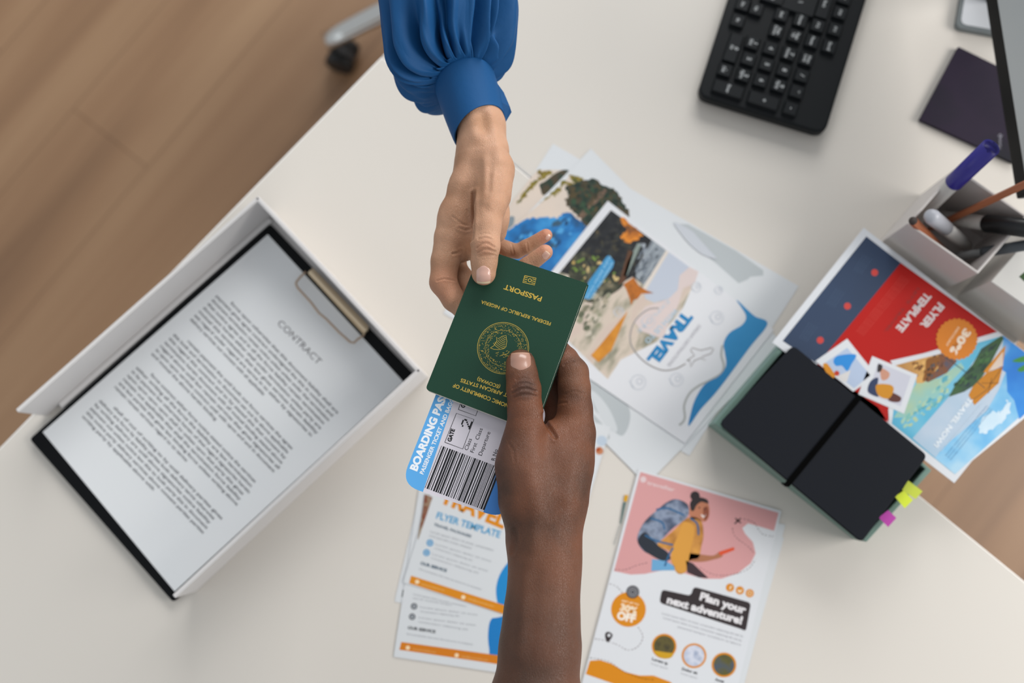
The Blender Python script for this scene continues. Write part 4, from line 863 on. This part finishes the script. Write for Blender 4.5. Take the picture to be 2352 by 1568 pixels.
def nail(o, bvh, c, z, wpx, lpx, ang, m, mt, fr=.14, lift=.35, name='fingernail'):
    """plate draped on the finger: ang = direction of the free edge in the photograph (degrees, 0 = right, 90 = down)"""
    a = R(ang); d = np.array([math.cos(a), math.sin(a)]); sd_ = np.array([-d[1], d[0]]); nu, nv = 26, 30; vs = []; ok = True
    for i in range(nv+1):
        v = -1+2*i/nv
        hw = (1-abs(min(0, v+.35)/.65)**2.2*.62) if v < -.35 else (1-max(0, v-.6)**2*.55)
        for j in range(nu+1):
            u = -1+2*j/nu; vv = v+(-.10*u*u if v > 0 else .22*u*u*max(0, -v))*1.0
            p = np.array(c)+d*vv*lpx/2+sd_*u*hw*wpx/2; q = P(p[0], p[1], z); r_ = Vector(q)-Vector(CAM.tolist()); r_.normalize()
            hit = bvh.ray_cast(Vector(CAM.tolist()), r_)[0]
            if hit is None: hit = q
            edge_ = max(abs(u)**6, abs(v)**8 if v < 0 else 0)
            vs.append(hit-r_*((lift*(1-edge_)-.25*edge_)/1000))
    n = nu+1; fs = [(i*n+j, i*n+j+1, (i+1)*n+j+1, (i+1)*n+j) for i in range(nv) for j in range(nu)]
    g = MB(); k = int(nv*(1-fr)); g.add(vs, fs, m); i2 = g.m(mt)
    g.mi = [i2 if f_//nu >= k else 0 for f_ in range(len(fs))]
    ob = g.build(name, o, smooth=True); return ob
# --- woman's right hand, from the top of the picture
wb = [
 ([J(1000, -160, 236, 28), J(1040, 60, 229, 23), J(1069, 195, 227, 18.5), J(1105, 290, 225, 19.2)], 6, (np.array([0, 0, 1.]), 1.12)),
 ([J(1105, 290, 225, 19.2), J(1109, 350, 226, 19.2), J(1092, 420, 224, 17)], 10, (np.array([0, 0, 1.]), 1.2)),
 ([J(1098, 350, 236, 15), J(1072, 430, 240, 13.2), J(1043, 500, 240, 12.2)], 9, None),
 ([J(1098, 350, 222, 15), J(1052, 520, 220, 12.5)], 10, None),
 ([J(1105, 350, 208, 13), J(1070, 530, 202, 11.5)], 10, None),
 ([J(1112, 350, 200, 12), J(1095, 520, 184, 10.5)], 10, None),
 ([J(1128, 345, 236, 13.5), J(1137, 390, 247, 14.5), J(1136, 450, 256, 13.2)], 8, None),
 ([J(1066, 480, 238, 12), J(1064, 545, 234, 11.5), J(1066, 572, 230, 10)], 7, None),
 ([J(1130, 400, 232, 15), J(1130, 500, 232, 13), J(1140, 535, 224, 8)], 8, None),
 ([J(1095, 430, 240, 12), J(1068, 520, 234, 11)], 9, None),
]
wf = [
 ([J(1134, 425, 252, 14), J(1126, 475, 262, 12.6), J(1119, 520, 266, 11.1), J(1115.5, 566, 266, 11.4), J(1112, 600, 262.5, 10.5), J(1111, 627, 260.5, 9.9)], 5),
 ([J(1046, 490, 240, 13), J(1032, 545, 239, 12.4), J(1022, 600, 238, 11.6), J(1018, 648, 238, 11.2), J(1042, 688, 236, 9.6), J(1068, 712, 236, 8.8), J(1100, 735, 238, 8)], 7),
 ([J(1052, 520, 218, 12.5), J(1040, 610, 214, 11), J(1062, 640, 220, 9.6), J(1090, 668, 230, 8.8), J(1120, 695, 236, 8)], 6),
 ([J(1070, 525, 202, 11.5), J(1120, 615, 200, 10), J(1170, 640, 206, 8.6), J(1212, 610, 214, 7.4), J(1252, 579, 220, 6.6)], 6),
 ([J(1095, 515, 186, 10.5), J(1130, 560, 190, 8.8), J(1165, 574, 194, 7.4), J(1188, 577, 196, 6.2), J(1209, 567, 198, 6.2), J(1254, 540, 204, 5.6)], 6),
]
wdig = []
wwr = [([(1106, 262), (1112, 300)], 246, 1.6, 4.5), ([(1128, 262), (1142, 330), (1148, 380)], 248, -.7, 3.2), ([(1092, 308), (1096, 322)], 246, -.5, 4), ([(1112, 360), (1118, 420), (1117, 470)], 264, -.6, 2.6), ([(1134, 400), (1131, 450), (1128, 480)], 268, -.6, 2.2), ([(1124, 380), (1125, 440)], 268, .4, 2.2), ([(1060, 420), (1040, 490)], 250, -.35, 3), ([(1087, 440), (1087, 480), (1088, 520), (1086, 555)], 262, 2.0, 1.6), ([(1056, 531), (1070, 534), (1086, 530)], 240, 1.2, 1.0),
 ([(1096, 568), (1106, 560), (1120, 559), (1134, 566)], 277, .6, .8), ([(1096, 577), (1108, 572), (1122, 572), (1137, 576)], 277, .65, .8), ([(1098, 586), (1112, 584), (1126, 584), (1136, 582)], 277, .5, .8), ([(1100, 549), (1114, 546), (1128, 549)], 277, .4, .8), ([(1103, 538), (1114, 536), (1126, 538)], 277, .25, .8),
 ([(1003, 644), (1020, 640), (1044, 642)], 250, .6, .7), ([(1040, 583), (1052, 578), (1058, 572)], 248, .7, .8), ([(1210, 558), (1213, 575)], 203, .4, .6), ([(1175, 560), (1181, 583)], 200, .4, .6), ([(1040, 500), (1062, 515), (1085, 520)], 250, .35, .8), ([(1072, 480), (1084, 500)], 255, .4, .7)]
ow = P(1100, 420, 220)
def wm(o):
    k = lambda x, y, z: tuple(P(x, y, z)-o)
    sp = [(k(1114, 568, 275), .011, 'a06a4c', .5), (k(1112, 650, 262), .010, 'cf9680', .5), (k(1018, 655, 245), .022, 'b97e62', .5), (k(1252, 575, 220), .012, 'cc836a', .5), (k(1254, 540, 204), .012, 'c97e64', .5), (k(1062, 560, 240), .016, 'aa7450', .45), (k(1108, 285, 245), .014, 'a87850', .45)]
    return skin('skin_light', 'c4977a', 'ad8062', 'c8785c', sp, .52, 900, .6)
woman, bvw = person(wb, wf, wdig, wwr, .72, wm, 'outstretched hand in a blue blouse sleeve reaching from the top with the passport', ow)
nw = mat('nail_pink', 'cfa494', .2, spec=.6, coat=.3); nwt = mat('nail_tip_pale', 'e6cfae', .25)
nail(woman, bvw, (1110.5, 630), 270, 36, 43, 90, nw, nwt, fr=.07)
nail(woman, bvw, (1253, 587), 222, 17, 20, -50, nw, nwt, fr=.06, lift=.2); nail(woman, bvw, (1258, 545), 206, 10, 15, -50, nw, nwt, fr=.06, lift=.15)
# blouse sleeve
def catmull(rows, n):
    A = np.array(rows, float); out = []
    A = np.vstack([A[0], A, A[-1]])
    for i in range(1, len(A)-2):
        a, b, c, d = A[i-1:i+3]
        for k in range(n):
            t = k/n; out.append(.5*((2*b)+(-a+c)*t+(2*a-5*b+4*c-d)*t*t+(-a+3*b-3*c+d)*t**3))
    return np.array(out+[A[-1]])
def ring_pts(row, n, fold, tt=0):
    cx, cy, z, a, b, ang, tl, amp, ph = row; c0 = P(cx, cy, z); sx2 = P(cx+math.cos(R(ang))*a, cy+math.sin(R(ang))*a, z)-c0; ax_ = Vector((sx2.y, -sx2.x, 0)).normalized()
    if ax_.y > 0: ax_ = -ax_            # points towards the hand
    pts = []
    for i in range(n):
        f_ = 2*math.pi*i/n; rr = 1+amp*fold(f_+ph, tt); pts.append(c0+sx2*math.cos(f_)*rr+Vector((0, 0, 1))*math.sin(f_)*b/1000*rr-ax_*tl/1000*math.sin(f_))
    return pts
rp_ = random.Random(11); CR = []
for i in range(34):
    CR.append((2*math.pi*(i+rp_.uniform(-.4, .4))/34, rp_.uniform(.035, .075), rp_.choice([0, .15, .35, .5, .62, .7]), rp_.uniform(.35, 1), rp_.uniform(-.35, .35)))
for i in range(15):
    CR.append((.15+2.8*(i+rp_.uniform(.1, .9))/15, rp_.uniform(.018, .034), rp_.choice([.1, .3, .45, .6]), rp_.uniform(.5, 1.0), rp_.uniform(-.25, .25)))
def pleat(x, t):
    v = .25*math.sin(3*x+1+t)+.18*math.sin(5*x+2.2-2*t)
    for c, w_, t0, d_, dr in CR:
        e_ = (x-c-dr*(1-t)+math.pi) % (2*math.pi)-math.pi; ww = w_*(1+2.2*(1-t))
        if abs(e_) < 3*ww:
            k = min(1, max(0, (t-t0)/.3)); k = k*k*(3-2*k); v += d_*k*(.35*math.exp(-((abs(e_)-1.5*ww)/ww)**2)-math.exp(-(e_/ww)**2)*1.25)
    return v
# cx, cy, z, half width px, half height mm, angle, axial tilt, pleat amp, phase
puff = [(985, -170, 262, 150, 56, -14, 0, .08, 0), (1012, -40, 254, 152, 58, -13, 0, .11, .02), (1028, 30, 248, 154, 58, -12, 2, .15, .04), (1032, 85, 243, 149, 54, -13, 4, .19, .06), (1032, 135, 238, 140, 48, -15, 6, .25, .08), (1040, 172, 234, 122, 42, -18, 8, .32, .10), (1052, 190, 231, 97, 35, -20, 9, .34, .11), (1062, 192, 230, 75, 28.5, -20, 10, .16, .12), (1068, 190, 230, 66, 25.5, -20, 10, .0, .12)]
bl = mat('blouse_blue', '144e82', .62, spec=.25, bump=(140, .25, .0012))
def loft(rows, n, sub, fold, name, parent, thick, flip=False):
    A = catmull(rows, sub); rings = [ring_pts(r, n, fold, i/(len(A)-1)) for i, r in enumerate(A)]; g = MB(); vs = [v for r in rings for v in r]
    g.add(vs, [(i*n+k, i*n+(k+1) % n, (i+1)*n+(k+1) % n, (i+1)*n+k) for i in range(len(rings)-1) for k in range(n)], bl)
    o = g.build(name, parent, smooth=True); sd = o.modifiers.new('s', 'SOLIDIFY'); sd.thickness = thick; sd.offset = 0; return o
slv = loft(puff, 620, 12, pleat, 'blouse_sleeve', woman, .0006)
cuff = [(1067, 190, 230, 66, 25.8, -20, 10, 0, 0), (1070, 196, 230, 69, 27, -20, 10, 0, 0), (1084, 240, 228, 68, 27, -24, 9.5, 0, 0), (1098, 285, 226, 65, 26.5, -30, 8.5, 0, 0), (1102, 295, 226, 64, 26, -31, 8, 0, 0)]
cf = loft(cuff, 96, 6, lambda x, t: 0, 'cuff', slv, .0016)
g = MB(); fa = [P(*p, z) for p, z in (((1139, 190), 232), ((1155, 212), 226), ((1169, 245), 222), ((1173, 258), 220), ((1158, 283), 218), ((1146, 262), 225), ((1140, 230), 230))]
g.add(fa, [tuple(range(7))], bl); o = g.build('cuff_flap', slv); sd = o.modifiers.new('s', 'SOLIDIFY'); sd.thickness = .0014
# --- man's right hand, from the bottom of the picture
mb_ = [
 ([J(1205, 1960, 268, 46), J(1228, 1640, 264, 35.5), J(1241, 1480, 260, 29.5), J(1245, 1400, 257, 27.2), J(1251, 1320, 254, 26.2), J(1253, 1255, 251, 25.2)], 10, None),
 ([J(1253, 1255, 250, 25.2), J(1268, 1150, 246, 25.5), J(1290, 1060, 242, 23), J(1305, 1010, 240, 19)], 14, None),
 ([J(1262, 1230, 232, 20), J(1302, 1030, 224, 17)], 12, None),
 ([J(1255, 1230, 216, 17), J(1288, 1050, 206, 15)], 10, None),
 ([J(1245, 1230, 206, 15), J(1270, 1075, 192, 13)], 10, None),
 ([J(1228, 1225, 250, 21), J(1212, 1150, 256, 20), J(1200, 1070, 260, 18.5), J(1203, 1020, 262, 16)], 12, None),
 ([J(1235, 1120, 254, 17), J(1262, 1035, 250, 12), J(1280, 1010, 246, 11)], 12, None),
]
mf = [
 ([J(1201, 1050, 261, 17.5), J(1206, 985, 264, 14.6), J(1206, 940, 265, 13.6), J(1203, 893, 265.5, 13.5), J(1199, 862, 264, 12.4), J(1196, 836, 262.6, 11.8)], 7),
 ([J(1304, 1035, 242, 19), J(1322, 990, 243, 15.6), J(1321, 940, 243, 14), J(1319, 890, 243, 13.0), J(1316, 856, 241, 12.6), J(1298, 826, 236, 10.8), J(1280, 806, 233, 10), J(1245, 790, 235, 9)], 7),
 ([J(1300, 1030, 224, 16.5), J(1290, 960, 220, 13.5), J(1276, 905, 220, 12), J(1255, 872, 226, 10.5), J(1225, 850, 235, 9.5)], 6),
 ([J(1285, 1050, 206, 14.5), J(1262, 960, 204, 12), J(1235, 920, 212, 10), J(1205, 890, 230, 9)], 6),
 ([J(1270, 1075, 192, 13), J(1245, 1000, 192, 10.5), J(1215, 960, 204, 9), J(1190, 940, 226, 8)], 6),
]
mwr = [([(1178, 891), (1192, 881), (1210, 879), (1228, 886)], 279, .7, .9), ([(1177, 901), (1194, 893), (1212, 892), (1232, 898)], 279, .75, .9), ([(1180, 911), (1198, 906), (1216, 906), (1231, 909)], 279, .6, .9), ([(1186, 871), (1205, 868), (1222, 873)], 278, .4, .9), ([(1222, 1280), (1230, 1180), (1216, 1090)], 278, -.8, 5), ([(1250, 1010), (1268, 1080), (1270, 1160)], 270, .9, 6), ([(1205, 1300), (1200, 1400), (1192, 1500)], 282, -.9, 4.5), ([(1330, 1010), (1318, 1060), (1300, 1140)], 262, -.6, 4),
 ([(1247, 955), (1256, 975), (1266, 990), (1275, 1005)], 258, 1.6, 1.5), ([(1296, 838), (1306, 832), (1318, 830)], 250, .7, .8), ([(1298, 905), (1320, 898), (1345, 905)], 255, .25, .9), ([(1268, 935), (1285, 925), (1300, 925)], 252, .5, .9), ([(1170, 1020), (1180, 1035), (1182, 1060)], 275, .3, 1), ([(1178, 1268), (1185, 1240), (1182, 1215)], 262, .8, 1.4)]
om = P(1250, 1150, 240)
def mm(o):
    k = lambda x, y, z: tuple(P(x, y, z)-o)
    sp = [(k(1205, 892, 278), .012, '38221a', .6), (k(1196, 838, 268), .014, '8a6048', .5), (k(1330, 870, 250), .02, '85563a', .4), (k(1300, 800, 240), .02, '7a4a32', .5), (k(1300, 960, 252), .022, '84543a', .45), (k(1215, 1060, 280), .03, '7c4e38', .4), (k(1290, 1080, 270), .03, '62402e', .4), (k(1225, 1480, 285), .07, '3e2618', .5), (k(1270, 1330, 280), .05, '6e442c', .4)]
    return skin('skin_dark', '6b3d23', '472814', '7a4a38', sp, .5, 850, .6)
man, bvm = person(mb_, mf, [], mwr, .8, mm, 'bare forearm and hand reaching from the bottom, thumb on the green passport', om)
nm = mat('nail_brown_pink', 'a37c6c', .28, spec=.5, coat=.2); nmt = mat('nail_tip_brown', 'b08a76', .3)
nail(man, bvm, (1196, 830), 272, 52, 42, -91, nm, nmt, fr=.06, lift=.3)
